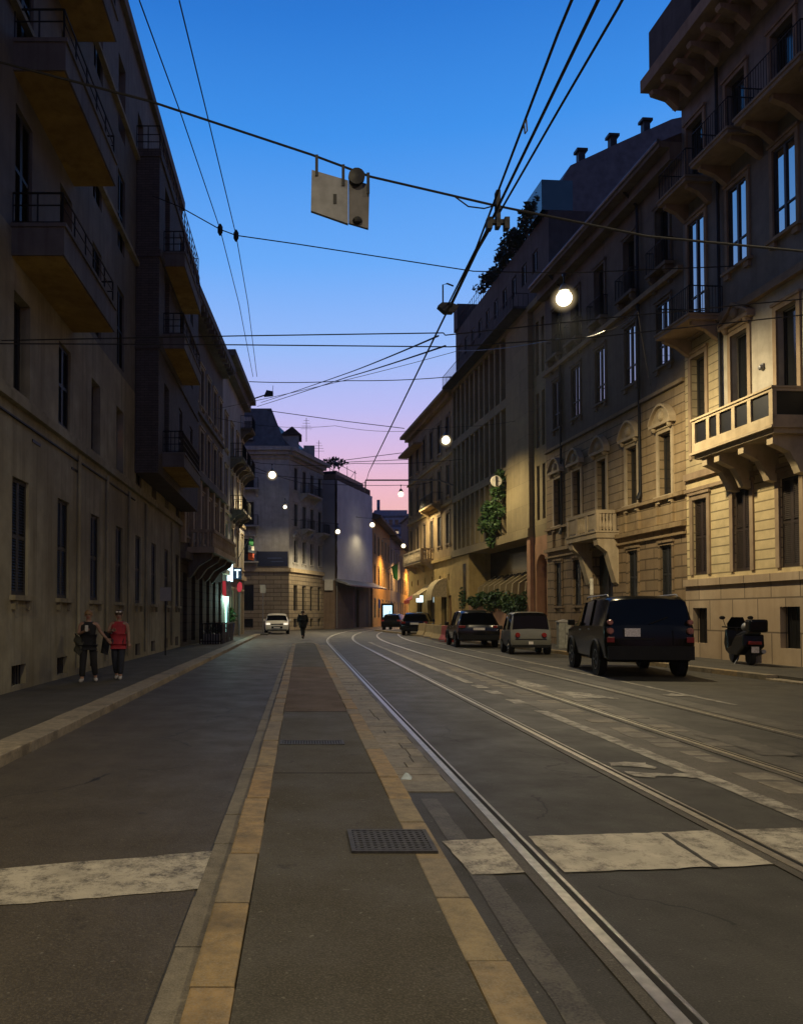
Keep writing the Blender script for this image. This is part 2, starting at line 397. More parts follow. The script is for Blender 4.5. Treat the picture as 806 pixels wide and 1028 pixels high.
# ------------------------------------------------------------------ facade frames
class Fac:
    """local x runs along the wall, d is the distance out into the street, z is up"""
    def __init__(s, o, d, sgn):
        l = math.hypot(*d); s.o = Vector((o[0], o[1], 0)); s.u = Vector((d[0]/l, d[1]/l, 0)); s.s = sgn
        s.n = Vector((-s.u.y, s.u.x, 0))*sgn; s.rot = math.atan2(d[1], d[0])
    def w(s, u, d, z): return s.o + s.u*u + s.n*d + Vector((0, 0, z))
    def px(s, x, y, d=0):
        r = ray(x, y); o = s.o + s.n*d
        t = (o-CAM).dot(s.n)/r.dot(s.n); p = CAM + r*t
        return (p-s.o).dot(s.u), p.z
    def mb(s): return MB(s.s)
    def put(s, name, mb, mat, root, **k):
        o = part(name, mb, mat, root, **k); o.location = s.o - root.location; o.rotation_euler = (0, 0, s.rot); return o
def wallmesh(mb, u0, u1, z0, z1, ops, dep=6, rev=.25, d=0, back=True):
    ops = [(max(a, u0), min(b, u1), max(c, z0), min(e, z1)) for a, b, c, e in ops if a < u1 and b > u0 and c < z1 and e > z0]
    us = sorted({round(x, 4) for x in [u0, u1]+[o[0] for o in ops]+[o[1] for o in ops]})
    zs = sorted({round(x, 4) for x in [z0, z1]+[o[2] for o in ops]+[o[3] for o in ops]})
    for i in range(len(us)-1):
        for j in range(len(zs)-1):
            a, b, c, e = us[i], us[i+1], zs[j], zs[j+1]; m, n = (a+b)/2, (c+e)/2
            if any(o[0] < m < o[1] and o[2] < n < o[3] for o in ops): continue
            mb.quad((a, d, c), (b, d, c), (b, d, e), (a, d, e))
    for a, b, c, e in ops:
        q = d-rev
        mb.quad((a, d, c), (a, d, e), (a, q, e), (a, q, c)); mb.quad((b, d, c), (b, q, c), (b, q, e), (b, d, e))
        mb.quad((a, d, c), (a, q, c), (b, q, c), (b, d, c)); mb.quad((a, d, e), (b, d, e), (b, q, e), (a, q, e))
    if back:
        q = -dep
        mb.quad((u0, d, z0), (u0, q, z0), (u0, q, z1), (u0, d, z1)); mb.quad((u1, d, z0), (u1, d, z1), (u1, q, z1), (u1, q, z0))
        mb.quad((u0, q, z0), (u1, q, z0), (u1, q, z1), (u0, q, z1)); mb.quad((u0, d, z1), (u0, q, z1), (u1, q, z1), (u1, d, z1))
    return mb
_cache = {}
def cached(key, fn):
    if key not in _cache: _cache[key] = fn()
    return _cache[key]
def window(F, root, ua, ub, za, zb, kind='glass', rev=.25, sur=0, sill=.0, smat='R1s', fmat='frame', gmat='glass', hood=None, surd=.06, d=0):
    """frame (the part) with pane or shutter leaves, stone surround and sill below it; returns the part"""
    w, h = round(ub-ua, 2), round(zb-za, 2); s = F.s
    def fr():
        m = MB(s); t = .07; y0, y1 = -rev+.01, -rev+.09
        m.box(0.003, t, y0, y1, 0.003, h-.003).box(w-t, w-.003, y0, y1, 0.003, h-.003).box(t, w-t, y0, y1, .003, t).box(t, w-t, y0, y1, h-t, h-.003)
        if kind == 'glass':
            m.box(w/2-.045, w/2+.045, y0, y1+.01, t, h-t)
            if h > 1.7: m.box(t, w/2-.045, y0, y1, h*.3, h*.3+.05).box(w/2+.045, w-t, y0, y1, h*.3, h*.3+.05)
        return m.mesh('window', M[fmat])
    o = link('window', cached(('f', kind, w, h, s, rev, fmat), fr), root)
    o.location = F.o - root.location + F.u*ua + F.n*d + Vector((0, 0, za)); o.rotation_euler = (0, 0, F.rot)
    if kind == 'glass':
        def pn():
            m = MB(s); m.box(.04, w/2-.003, -rev+.035, -rev+.05, .04, h-.04).box(w/2+.003, w-.04, -rev+.033, -rev+.048, .04, h-.04)
            return m.mesh('pane', M[gmat])
        link('pane', cached(('p', w, h, s, rev, gmat), pn), o)
    elif kind == 'dark':
        def pn():
            m = MB(s); m.box(.04, w-.04, -rev+.035, -rev+.05, .04, h-.04); return m.mesh('pane', M['glass_dull'])
        link('pane', cached(('d', w, h, s, rev), pn), o)
    else:
        mat = 'shutter' if kind == 'shutter' else 'shutter_grey'
        def sh():
            m = MB(s); lw = w/2-.006; y0, y1 = -.1, -.06
            m.box(0, .06, y0, y1, 0, h-.01).box(lw-.06, lw, y0, y1, 0, h-.01)
            for zz in (0, h/2-.04, h-.09): m.box(.06, lw-.06, y0, y1, zz, zz+.08)
            z = .09
            while z < h-.1:
                if not (h/2-.06 < z < h/2+.04): m.quad((.06, y1, z), (lw-.06, y1, z), (lw-.06, y0, z+.045), (.06, y0, z+.045))
                z += .058
            m.box(.03, lw-.03, y0-.02, y0-.01, .02, h-.02)
            return m.mesh('shutter', M[mat])
        me = cached(('s', mat, w, h, s), sh)
        a = link('shutter', me, o); a.location = (.004, 0, .005)
        b = link('shutter', me, o); b.location = (w/2+.002, 0, .005)
    if sur:
        def su():
            m = MB(s); t = sur
            m.box(-t, 0, -.02, surd, 0, h+t).box(w, w+t, -.02, surd, 0, h+t).box(0, w, -.02, surd, h, h+t)
            m.box(-t-.04, w+t+.04, -.02, surd+.05, h+t, h+t+.09)
            return m.mesh('surround', M[smat])
        link('surround', cached(('r', w, h, s, sur, smat, surd), su), o)
    if sill:
        def si():
            m = MB(s); m.box(-.1-sur, w+.1+sur, -.02, sill, -.1, -.002); m.box(-sur, .12, -.02, sill*.7, -.28, -.1).box(w-.12, w+sur, -.02, sill*.7, -.28, -.1)
            return m.mesh('sill', M[smat])
        link('sill', cached(('l', w, s, sill, sur, smat), si), o)
    if hood:
        def ho():
            m = MB(s); b = h+sur+.12; x0, x1 = -sur-.18, w+sur+.18
            m.box(x0, x1, -.02, .26, b, b+.12)
            mid = w/2
            arc = [(x0+(x1-x0)*i/14, b+.12+(.62*math.sin(PI*i/14)**.8 if hood == 'arc' else .5*(1-abs(i-7)/7))) for i in range(15)]
            m.prism([(x, z) for x, z in arc], 'y', -.02, .15)
            for i in range(14):
                (xa, za_), (xb, zb_) = arc[i], arc[i+1]
                m.add([(xa, -.02, za_), (xb, -.02, zb_), (xb, .28, zb_), (xa, .28, za_), (xa, -.02, za_+.09), (xb, -.02, zb_+.09), (xb, .28, zb_+.09), (xa, .28, za_+.09)],
                      [(0, 1, 2, 3), (4, 5, 6, 7), (0, 1, 5, 4), (2, 3, 7, 6), (1, 2, 6, 5), (0, 3, 7, 4)])
            m.ball((mid, .16, b+.36), (.17, .12, .2), 8, 6)
            m.ball((x0+.22, .14, b+.02), (.12, .12, .2), 8, 6).ball((x1-.22, .14, b+.02), (.12, .12, .2), 8, 6)
            return m.mesh('pediment', M[smat])
        link('pediment', cached(('h', w, h, s, sur, smat, hood), ho), o)
    return o
def rails(m, u0, u1, d0, d1, z0, z1, step=.13, ends=True, hb=(), r=.011):
    """iron balcony railing along the front and both returns"""
    t = .02
    def run(a, b):
        (xa, ya), (xb, yb) = a, b
        for zz in (z0+.05, z1, *hb): m.tube([(xa, ya, zz), (xb, yb, zz)], t if zz == z1 else .014, 6)
        k = max(2, int(math.hypot(xb-xa, yb-ya)/step))
        for i in range(k+1):
            x, y = xa+(xb-xa)*i/k, ya+(yb-ya)*i/k
            if step < .5 or i in (0, k): m.tube([(x, y, z0), (x, y, z1)], r if 0 < i < k else .02, 4, False)
            else: m.tube([(x, y, z0), (x, y, z1)], .018, 4, False)
    run((u0, d1), (u1, d1))
    if ends: run((u0, d0), (u0, d1)); run((u1, d0), (u1, d1))
def balcony(F, root, u0, u1, dd, z, th=.22, rail=1.05, mat='concrete', brackets=0, step=.13, soffit=None, hb=(), bmat=None, d0=0):
    m = F.mb()
    m.box(u0, u1, d0-.05, d0+dd, z-th, z)
    if th > .15: m.box(u0-.03, u1+.03, d0-.05, d0+dd+.04, z-.07, z+.004)
    b = F.put('balcony', m, M[mat], root)
    m = F.mb(); rails(m, u0+.05, u1-.05, d0, d0+dd-.05, z, z+rail, step, True, hb)
    r = part('railing', m, M['black'], b)
    if soffit:
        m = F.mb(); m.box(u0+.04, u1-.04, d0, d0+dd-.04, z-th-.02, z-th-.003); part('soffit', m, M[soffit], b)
    for i in range(brackets):
        x = u0+.2+(u1-u0-.4)*i/max(1, brackets-1)
        m = F.mb(); m.prism([(d0-.02, z-th), (d0+dd*.85, z-th), (d0+dd*.85, z-th-.14), (d0+dd*.45, z-th-.3), (d0+.12, z-th-.62), (d0-.02, z-th-.66)], 'x', x-.09, x+.09)
        part('bracket', m, M[bmat or mat], b)
    return b
# ================================================================== GROUND
def FRX(y): return 16.0-.0726*y            # right building line
def KRX(y): return 12.85-.0726*y           # right kerb line
m = MB(); m.box(-140, 160, -40, 420, -.3, 0); road = struct('road', m, M['road'])
m = MB(); m.add([(-3.16, -12, .004), (-.62, -12, .004), (-.62, 42, .004), (-3.16, 62, .004)], [(0, 1, 2, 3)])
part('lane_surface', m, M['lane'], road)
# left pavement, with kerb stones along it
m = MB(); m.add([(-5.6, -12, .12), (-3.6, -12, .12), (-3.6, 61, .12), (-5.6, 61, .12), (-5.6, -12, 0), (-3.6, -12, 0), (-3.6, 61, 0), (-5.6, 61, 0)],
                [(0, 1, 2, 3), (1, 5, 6, 2), (2, 6, 7, 3)])
m.box(-14, -2.6, 61, 77.9, -.05, .118)
pl = struct('pavement_left', m, M['pave'])
def kerbline(pts, w, z0, z1, ln, side=1, jit=.006, gap=.008):
    """separate stones along a polyline; w is measured to the left of travel * side"""
    m = MB(); acc = []
    for (a, b) in zip(pts[:-1], pts[1:]):
        a, b = Vector(a), Vector(b); n = max(1, int((b-a).length/ln)); t = (b-a).normalized(); q = Vector((-t.y, t.x))*side
        cuts = [0]+[(i+random.uniform(-.18, .18))/n for i in range(1, n)]+[1]
        for i in range(n):
            p0 = a.lerp(b, cuts[i])+t*gap/2; p1 = a.lerp(b, cuts[i+1])-t*gap/2; dz = random.uniform(-jit, jit); dx = random.uniform(-jit, jit)
            c = [p0+q*dx, p1+q*dx, p1+q*(w+dx), p0+q*(w+dx)]
            m.add([(v.x, v.y, z0) for v in c]+[(v.x, v.y, z1+dz) for v in c],
                  [(0, 3, 2, 1), (4, 5, 6, 7), (0, 1, 5, 4), (1, 2, 6, 5), (2, 3, 7, 6), (3, 0, 4, 7)])
    return m
part('kerb', kerbline([(-3.6, -12), (-3.6, 36), (-3.58, 61)], .43, -.05, .125, 1.15, -1), M['kerb_grey'], pl, bevel=.012)
# traffic island
isl = [(-.27, -10), (-.27, 41.3), (-.1, 42.4), (.25, 42.9), (.62, 42.6), (.74, 41.3), (.74, -10)]
m = MB(); m.prism(isl, 'z', -.05, .065); isle = struct('traffic_island', m, M['island'])
part('kerb', kerbline([(-.272, -10), (-.272, 41.3), (-.1, 42.45), (.25, 42.95), (.62, 42.65), (.742, 41.3), (.742, -10)], .19, -.05, .07, .78, 1), M['kerb'], isle, bevel=.012)
part('gutter_stones', kerbline([(-.468, -10), (-.468, 41.0)], .14, -.04, .014, .9, 1, .004, .008), M['gutter'], isle, bevel=.006)
# tar seams and patches on the island
m = MB(); m.box(-.26, .73, 7.7, 7.715, .05, .0675).box(-.26, .73, 12.55, 12.57, .05, .0675); part('tar_seam', m, M['groove'], isle)
m = MB(); m.quad((-.265, 12.57, .0685), (.735, 12.57, .0685), (.735, 23.2, .0685), (-.265, 23.2, .0685)); part('brown_patch', m, asphalt('brown_asphalt', (.085, .06, .038), (1, .8, .65), .78, False, .6), isle)
# right pavement
m = MB(); m.add([(KRX(-12)+.3, -12, .12), (FRX(-12)-.01, -12, .12), (FRX(77)-.01, 77, .12), (KRX(77)+.3, 77, .12), (KRX(-12)+.3, -12, 0), (KRX(77)+.3, 77, 0)], [(0, 1, 2, 3), (0, 3, 5, 4)])
pr = struct('pavement_right', m, M['pave'])
yk = 19.3
part('kerb', kerbline([(KRX(-12)+.3, -12), (KRX(16.5)+.3, 16.5)], .3, -.05, .125, 1.1, 1), M['kerb_grey'], pr, bevel=.012)
part('dropped_kerb', kerbline([(KRX(16.5)+.3, 16.5), (KRX(yk)+.3, yk)], .34, -.05, .05, 1.1, 1), M['kerb_grey'], pr, bevel=.012)
part('kerb', kerbline([(KRX(yk)+.3, yk), (KRX(77)+.3, 77)], .3, -.05, .13, 1.1, 1), M['kerb'], pr, bevel=.012)
# stone slabs between island kerb and first rail
m = MB(); y = 7.15
while y < 41:
    w = random.uniform(.27, .5); x = .955; xe = 1.405+random.uniform(-.01, .01); k = 1 if random.random() < .75 else 2; z = .012+random.uniform(-.003, .003)
    xs = [x, xe] if k == 1 else [x, x+(xe-x)*random.uniform(.35, .65), xe]
    for a, b in zip(xs[:-1], xs[1:]): m.box(a+.006, b-.006, y+.007, y+w-.007, -.04, z)
    y += w
part('stone_slabs', m, M['setts'], road, bevel=.006)
# broken stone strip along the farther track
m = MB()
for x0, ya, yb, pr_ in ((4.35, 6.5, 24, .62), (5.02, 7.5, 22, .4)):
    y = ya
    while y < yb:
        w = random.uniform(.25, .6)
        if random.random() < pr_: m.box(x0+random.uniform(-.05, .1), x0+random.uniform(.3, .46), y, y+w*random.uniform(.5, .92), -.04, .008+random.uniform(-.002, .004))
        y += w
part('broken_slabs', m, M['setts'], road, bevel=.006)
# painted and worn markings, thin sheets over the road
def sheet(name, pts, mat, z=.0085): 
    rn = random.Random(len(name)+int(pts[0][1]*10)); out = []; jit = .05 if 'patch' in name else .007
    for i, a in enumerate(pts):
        b = pts[(i+1) % len(pts)]; k = max(2, int(math.hypot(b[0]-a[0], b[1]-a[1])/.09))
        for q in range(k): t = q/k; out.append((a[0]+(b[0]-a[0])*t+rn.gauss(0, jit*.5), a[1]+(b[1]-a[1])*t+rn.gauss(0, jit)))
    m = MB(); m.add([(x, y, z) for x, y in out], [tuple(range(len(out)))]); return part(name, m, M[mat], road)
def g(px, py): v = at_z(px, py); return (v.x, v.y)
sheet('worn_band', [g(-60, 878), g(229, 855), g(216, 893), g(-60, 916)], 'band')
sheet('worn_band', [g(444, 846), g(523, 841), g(560, 876), g(474, 880)], 'band')
sheet('worn_band', [g(530, 841), g(1000, 826), g(1010, 862), g(566, 877)], 'band')
sheet('tar_joint', [g(663, 838), g(669, 838), g(722, 873), g(716, 873)], 'road', .0095)
def strip(name, x, w, y0, y1, mat, bend=0, z=.006):
    n = max(14, int((y1-y0)/.25)); pts = []
    for i in range(n+1):
        y = y0+(y1-y0)*i/n; pts.append((x+bend*max(0, y-42)**2, y))
    jw = w*.03; rn = random.Random(int(x*10)+int(y0)); m = MB(); m.add([(p[0]-w/2+rn.gauss(0, jw), p[1], z) for p in pts]+[(p[0]+w/2+rn.gauss(0, jw), p[1], z) for p in pts], [(i, i+1, n+2+i, n+1+i) for i in range(n)])
    return part(name, m, M[mat], road)
strip('lane_line', 4.02, .2, -5, 13.2, 'line'); strip('lane_line', 3.98, .2, 18.5, 46, 'line', .0028)
for y in (14.2, 15.9, 17.2): sheet('lane_dash', [(3.88, y), (4.14, y), (4.14, y+.75), (3.88, y+.75)], 'line', .006)
strip('worn_strip', 4.42, .7, 1, 46, 'patch', .0028, .0045); strip('worn_strip', 5.3, .42, 8, 30, 'smear', 0, .0045)
strip('worn_strip', 7.0, .4, 11, 24, 'smear', 0, .0045)
strip('worn_strip', 1.12, .15, 1.5, 6.9, 'smear', 0, .0045); 
sheet('white_patch', [(3.3, 8.35), (3.75, 8.3), (3.8, 8.55), (3.35, 8.6)], 'line'); sheet('white_patch', [(3.3, 7.8), (3.95, 7.75), (3.9, 7.98), (3.35, 8.02)], 'line')
sheet('white_patch', [(5.3, 15.2), (6.1, 15.0), (5.75, 16.4), (5.35, 16.6)], 'line'); sheet('white_patch', [(4.9, 17.6), (5.6, 17.4), (5.3, 19.3)], 'line')
sheet('white_patch', [(5.3, 9.0), (5.7, 8.9), (5.72, 10.4), (5.3, 10.6)], 'smear', .0105); sheet('white_patch', [(7.2, 15.6), (7.9, 15.4), (7.6, 16.0)], 'line')
strip('edge_line', 7.75, .12, 14, 46, 'line', .0026)
# far stretch of lighter road
sheet('light_patch', [(-3, 44), (.1, 44), (2.4, 46), (1.6, 78), (-3.0, 78)], 'patch', .0065)

# ================================================================== TRAM TRACKS
def tram_track(x0, x1, label, bend=.0028):
    t = thing('tram_track', ((x0+x1)/2, 0, 0), label, 'tram track', 'tram tracks in the road')
    for x in (x0, x1):
        ys = [-8+i*2.5 for i in range(21)]+[44.5+i*3 for i in range(18)]
        bx = [x+bend*max(0, y-42)**2-(x0+x1)/2 for y in ys]
        def swp(off0, off1, za, zb):
            m = MB(); n = len(ys)
            vs = []
            for i in range(n): vs += [(bx[i]+off0, ys[i], za), (bx[i]+off1, ys[i], za), (bx[i]+off1, ys[i], zb), (bx[i]+off0, ys[i], zb)]
            fs = []
            for i in range(n-1):
                for j in range(4): fs.append((i*4+j, i*4+(j+1) % 4, i*4+4+(j+1) % 4, i*4+4+j))
            return m.add(vs, fs)
        r = part('rail', swp(-.03, .035, -.05, .016), M['rail'], t)
        part('rail_lip', swp(.078, .1, -.05, .014), M['rail'], r)
        part('rail_groove', swp(.035, .078, -.05, .0105), M['groove'], r)
        part('rail_bed', swp(-.1, -.03, -.05, .0098), M['patch'], r)
tram_track(1.5, 3.15, 'nearer tram track with shiny steel rails beside the raised island')
tram_track(4.92, 6.58, 'farther tram track with dull rails among broken stone, nearer the parked vehicles')

def grate(px0, px1, py, depth, z, label, kind):
    a, b = at_z(px0, py, z), at_z(px1, py, z)
    w = b.x-a.x
    o = thing('drain_grate', ((a.x+b.x)/2, a.y, z), label, 'drain grate')
    m = MB(); f = .03
    m.box(-w/2, w/2, 0, f, -.03, .009).box(-w/2, w/2, depth-f, depth, -.03, .009).box(-w/2, -w/2+f, f, depth-f, -.03, .009).box(w/2-f, w/2, f, depth-f, -.03, .009)
    part('frame', m, M['iron'], o)
    m = MB()
    if kind:
        nx = int(w/.05); ny = max(2, int(depth/.055))
        for i in range(nx): x = -w/2+f+(w-2*f)*(i+.5)/nx; m.box(x-.011, x+.011, f, depth-f, -.03, .006)
        for j in range(ny): y = f+(depth-2*f)*(j+.5)/ny; m.box(-w/2+f, w/2-f, y-.011, y+.011, -.03, .0075)
    else:
        for i in range(22): x = -w/2+f+(w-2*f)*(i+.5)/22; m.box(x-.009, x+.009, f, depth-f, -.03, .006)
    part('grid', m, M['iron'], o)
    m = MB(); m.box(-w/2+f, w/2-f, f, depth-f, -.05, .0035); part('pit', m, M['groove'], o)
grate(353, 440, 856, .52, .0735, 'square meshed iron grate in the island surface, nearest the camera', 1)
grate(281, 346, 748, .3, .0665, 'narrow slotted metal strip grate across the island, farther off', 0)

# ================================================================== LEFT BUILDINGS
F = Fac((-5.6, 0), (0, 1), -1)
root = thing('apartment_building', (-5.6, 26, 0), 'grey plaster house with thick balconies and a brick bay, nearest on the left', 'building')
ys = [15.12+2.83*k for k in range(-8, 8)]
ops = []
for y in ys: ops += [(y, y+.92, 2.0, 4.32), (y, y+.92, 6.05, 7.98), (y+.05, y+.85, .22, .62)]
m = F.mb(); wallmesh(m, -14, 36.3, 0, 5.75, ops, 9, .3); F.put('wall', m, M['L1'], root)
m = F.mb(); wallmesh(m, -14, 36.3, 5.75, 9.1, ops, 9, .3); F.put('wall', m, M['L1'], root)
ops2 = []
bal = (14.95, 19.1)
for y in ys:
    for z in (9.25, 12.9, 16.5):
        ops2.append((y, y+.95, z+.02, z+2.45))
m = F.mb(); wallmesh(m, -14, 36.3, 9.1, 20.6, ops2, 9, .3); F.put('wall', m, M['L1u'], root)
m = F.mb(); m.box(-14, 36.3, 0, .12, 5.72, 5.9).box(-14, 36.3, 0, .06, 5.9, 6.0); F.put('string_course', m, M['L1'], root)
m = F.mb(); m.box(-14, 26.2, 0, .05, 5.45, 5.48); F.put('cable', m, M['cable'], root)
for z in (13.55, 17.2): m = F.mb(); m.box(-14, 36.3, 0, .14, z-.12, z); F.put('string_course', m, M['L1'], root)
m = F.mb(); m.box(-14, 36.3, -8, .16, 20.6, 21.0).box(-14, 30, -8, -.4, 21, 21.6); F.put('cornice', m, M['L1u'], root)
for i, y in enumerate(ys):
    if y < 5 : continue
    window(F, root, y, y+.92, 2.0, 4.32, 'shutter_grey', .3, 0, .12, 'L1')
    window(F, root, y, y+.92, 6.05, 7.98, 'dark' if i % 3 else 'shutter_grey', .3, 0, 0, 'L1')
    m = F.mb(); 
    for k in range(5): m.box(y+.12+k*.15, y+.135+k*.15, -.1, -.08, .22, .62)
    m.box(y+.05, y+.85, -.29, -.27, .22, .62)
    F.put('basement_grille', m, M['black'], root)
    for z in (9.25, 12.9, 16.5):
        if y > 25.5 and z < 17: continue
        window(F, root, y, y+.95, z+.02, z+2.45, 'shutter_grey' if (i+int(z)) % 3 else 'glass', .3, 0, 0, 'L1u', gmat='glass_dull')
for z in (9.2, 12.85, 16.5):
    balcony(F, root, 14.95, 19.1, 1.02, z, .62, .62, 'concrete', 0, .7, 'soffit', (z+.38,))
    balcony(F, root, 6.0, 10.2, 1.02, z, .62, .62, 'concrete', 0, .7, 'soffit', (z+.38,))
for u, z in ((16.2, 5.25), (19.0, 5.2)): m = F.mb(); m.box(u, u+.5, 0, .02, z-.03, z+.03); F.put('slot', m, M['black'], root)
for u in (19.5, 22.35, 25.2, 28.0, 33.6): m = F.mb(); m.tube([(u, .06, .3), (u, .06, 5.6)], .045, 8); F.put('downpipe', m, M['L1'], root)
lw = emis('faint_room', (1, .5, .22), .09); y = ys[11]; m = F.mb(); m.box(y+.15, y+.8, -.235, -.225, 6.9, 7.4); F.put('lit_window', m, lw, root)
# projecting brick bay with balconies one above another
m = F.mb(); dB = .8
bop = [(27.3, 28.3, z, z+2.4) for z in (7.4, 11.6, 14.4)]+[(30.6, 31.5, z, z+2.4) for z in (7.4, 11.6, 14.4)]+[(33.6, 34.5, z, z+2.4) for z in (7.4, 11.6, 14.4)]
wallmesh(m, 26.2, 36.28, 6.4, 17.3, bop, -.02, .25, dB); m.quad((26.2, .02, 6.4), (36.28, .02, 6.4), (36.28, dB, 6.4), (26.2, dB, 6.4))
bay = F.put('brick_bay', m, M['L1b'], root)
for a, b, c, e in bop:
    window(F, root, a, b, c, e, 'shutter_grey' if a > 30 else 'glass', .25, 0, 0, 'L1u', gmat='glass_dull', d=dB)
for z in (10.85, 14.0, 17.45): m = F.mb(); m.box(26.15, 36.28, 0, dB+.06, z-.25, z); F.put('string_course', m, M['L1b'], root)
m = F.mb(); rails(m, 26.25, 36.2, 0, dB, 17.45, 18.3, .7, True, (17.75, 18.0)); F.put('railing', m, M['black'], root)
for z in (14.3, 11.4, 7.25):
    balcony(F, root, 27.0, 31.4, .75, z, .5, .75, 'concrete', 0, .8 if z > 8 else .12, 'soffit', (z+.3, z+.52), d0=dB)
# street pipes / brackets
F3 = Fac((-5.6, 36.32), (.05, 1), -1)
root = thing('apartment_building', (-5.6, 45, 0), 'dark brown house with pale pilasters over a broad stone balcony, above the terrace fences', 'building')
def floors(F, root, u0, u1, n, w, rows, mat, dep, rev=.25, kinds=('glass',), sur=.12, smat='R1s', sill=.12, hood=None, gmat='glass_dull', zt=None, zb=None, fmat='frame'):
    st = (u1-u0)/n; ops = []
    for i in range(n):
        c = u0+st*(i+.5)
        for z0, z1 in rows: ops.append((c-w/2, c+w/2, z0, z1))
    m = F.mb(); wallmesh(m, u0, u1, zb, zt, ops, dep, rev); F.put('wall', m, M[mat], root)
    for k, (a, b, c, e) in enumerate(ops):
        window(F, root, a, b, c, e, kinds[k % len(kinds)], rev, sur, sill, smat, fmat, gmat, hood)
floors(F3, root, 0, 13, 6, 1.0, [(.3, 3.6)], 'L3g', 7, .4, ('dark',), 0, 'L3', 0, zb=0, zt=4.3)
floors(F3, root, 0, 13, 6, 1.0, [(5.4, 8.0), (9.2, 11.4), (12.7, 14.8)], 'L3', 7, .3, ('shutter_grey', 'dark', 'glass'), .14, 'stone', .14, zb=4.3, zt=16.6)
for i in range(7): m = F3.mb(); u = .25+i*2.083; m.box(u-.22, u+.22, 0, .2, 5.0, 8.6); F3.put('pilaster', m, M['stone'], root)
m = F3.mb(); m.box(0, 13, 0, .25, 4.25, 4.6).box(0, 13, 0, .3, 8.6, 9.0).box(0, 13, 0, .16, 12.1, 12.3); F3.put('string_course', m, M['L3'], root)
m = F3.mb(); m.box(-.3, 13, -6, .8, 16.9, 17.3).box(-.1, 13, 0, .45, 16.6, 16.9); F3.put('cornice', m, M['L3'], root)
for i in range(16): m = F3.mb(); m.box(.3+i*.8, .55+i*.8, .45, .75, 16.62, 16.9); F3.put('cornice_bracket', m, M['L3'], root)
m = F3.mb(); m.prism([(.4, 17.3), (-7, 17.3), (-7, 19.4), (-3, 19.4)], 'x', .2, 12.9); F3.put('roof', m, M['roof'], root)
m = F3.mb()
m.box(1.5, 9.5, 0, 1.35, 4.62, 4.9).box(1.5, 9.5, 1.15, 1.35, 5.6, 5.75).box(1.5, 1.7, .2, 1.35, 5.6, 5.75).box(9.3, 9.5, .2, 1.35, 5.6, 5.75)
for i in range(33): u = 1.58+i*.242; m.lathe([(.05, 0), (.09, .2), (.05, .45), (.06, .7)], 8, (u, 1.25, 4.9))
for k in range(4): m.lathe([(.05, 0), (.09, .2), (.05, .45), (.06, .7)], 8, (1.6, .25+k*.25, 4.9))
F3.put('stone_balcony', m, M['stone'], root)
for u in (2.1, 4.4, 6.7, 8.9): m = F3.mb(); m.prism([(0, 4.6), (1.2, 4.6), (1.1, 4.35), (.5, 4.0), (.15, 3.5), (0, 3.4)], 'x', u-.17, u+.17); F3.put('bracket', m, M['L3'], root)
root = thing('apartment_building', (-4.7, 55, 0), 'tall narrow house with small iron balconies above the lit shop, ending the left row', 'building')
floors(F3, root, 13.02, 24.2, 4, 1.05, [(.15, 3.3)], 'L3', 7, .5, ('dark',), .1, 'stone', 0, zb=0, zt=4.2)
floors(F3, root, 13.02, 24.2, 4, 1.05, [(5.0, 7.5), (8.8, 11.2), (12.4, 14.6)], 'C1', 7, .25, ('shutter_grey', 'glass', 'shutter_grey'), .14, 'stone', .14, zb=4.2, zt=17.4)
m = F3.mb(); m.box(13.02, 24.2, 0, .2, 4.2, 4.5).box(13.02, 24.2, 0, .12, 8.2, 8.4); F3.put('string_course', m, M['stone'], root)
m = F3.mb(); m.box(12.7, 24.7, -6, .85, 18.0, 18.4).box(12.9, 24.4, -6, .5, 17.4, 18.0).box(14, 17, -3, -.4, 18.4, 19.6); F3.put('cornice', m, M['L3'], root)
for u in (17.4, 20.2):
    for z in (8.75, 12.3): balcony(F3, root, u-1.0, u+1.0, .9, z, .14, .95, 'L3', 2, .12)
balcony(F3, root, 21.9, 23.9, .9, 12.3, .14, .95, 'L3', 2, .12); balcony(F3, root, 21.9, 23.9, .9, 15.6, .14, .95, 'L3', 2, .12)

# corner building closing the view on the left
FC = Fac((-9.5, 78), (1, 0), -1); FD = Fac((-1.2, 78), (3.72, 9), -1)
root = thing('corner_building', (-1.2, 78, 0), 'pale corner house with mansard attic and rusticated base behind the white car', 'building')
def cwall(F, u0, u1, cols, last):
    low = [(c-.5, c+.5, 2.0, 4.6) for c in cols]+[(c-.45, c+.45, .3, 1.2) for c in cols]
    m = F.mb(); wallmesh(m, u0, u1, 0, 6.0, low, 4, .3); F.put('wall', m, M['C1g'], root)
    upr = [(c-.5, c+.5, z, z+2.3) for c in cols for z in (6.9, 10.6, 14.3)]
    m = F.mb(); wallmesh(m, u0, u1, 6.0, 18.0, upr, 4, .3); F.put('wall', m, M['C1'], root)
    for a, b, c, e in low: window(F, root, a, b, c, e, 'dark', .3)
    for a, b, c, e in upr: window(F, root, a, b, c, e, 'shutter_grey' if c > 10 else 'glass', .3, .12, .12, 'C1', gmat='glass_dull', hood='tri' if 6 < c < 7.5 else None)
    m = F.mb(); m.box(u0, u1, 0, .22, 5.9, 6.3).box(u0, u1, 0, .12, 17.2, 17.35); F.put('string_course', m, M['stone'], root)
    m = F.mb(); m.box(u0-.1, u1+.2, -.5, .7, 18.0, 18.4).box(u0, u1, 0, .4, 17.65, 18.0); F.put('cornice', m, M['C1'], root)
cwall(FC, 0, 8.28, [1.3, 4.3], 0); cwall(FD, .03, 9.7, [1.7, 4.0, 6.2, 8.5], 1)
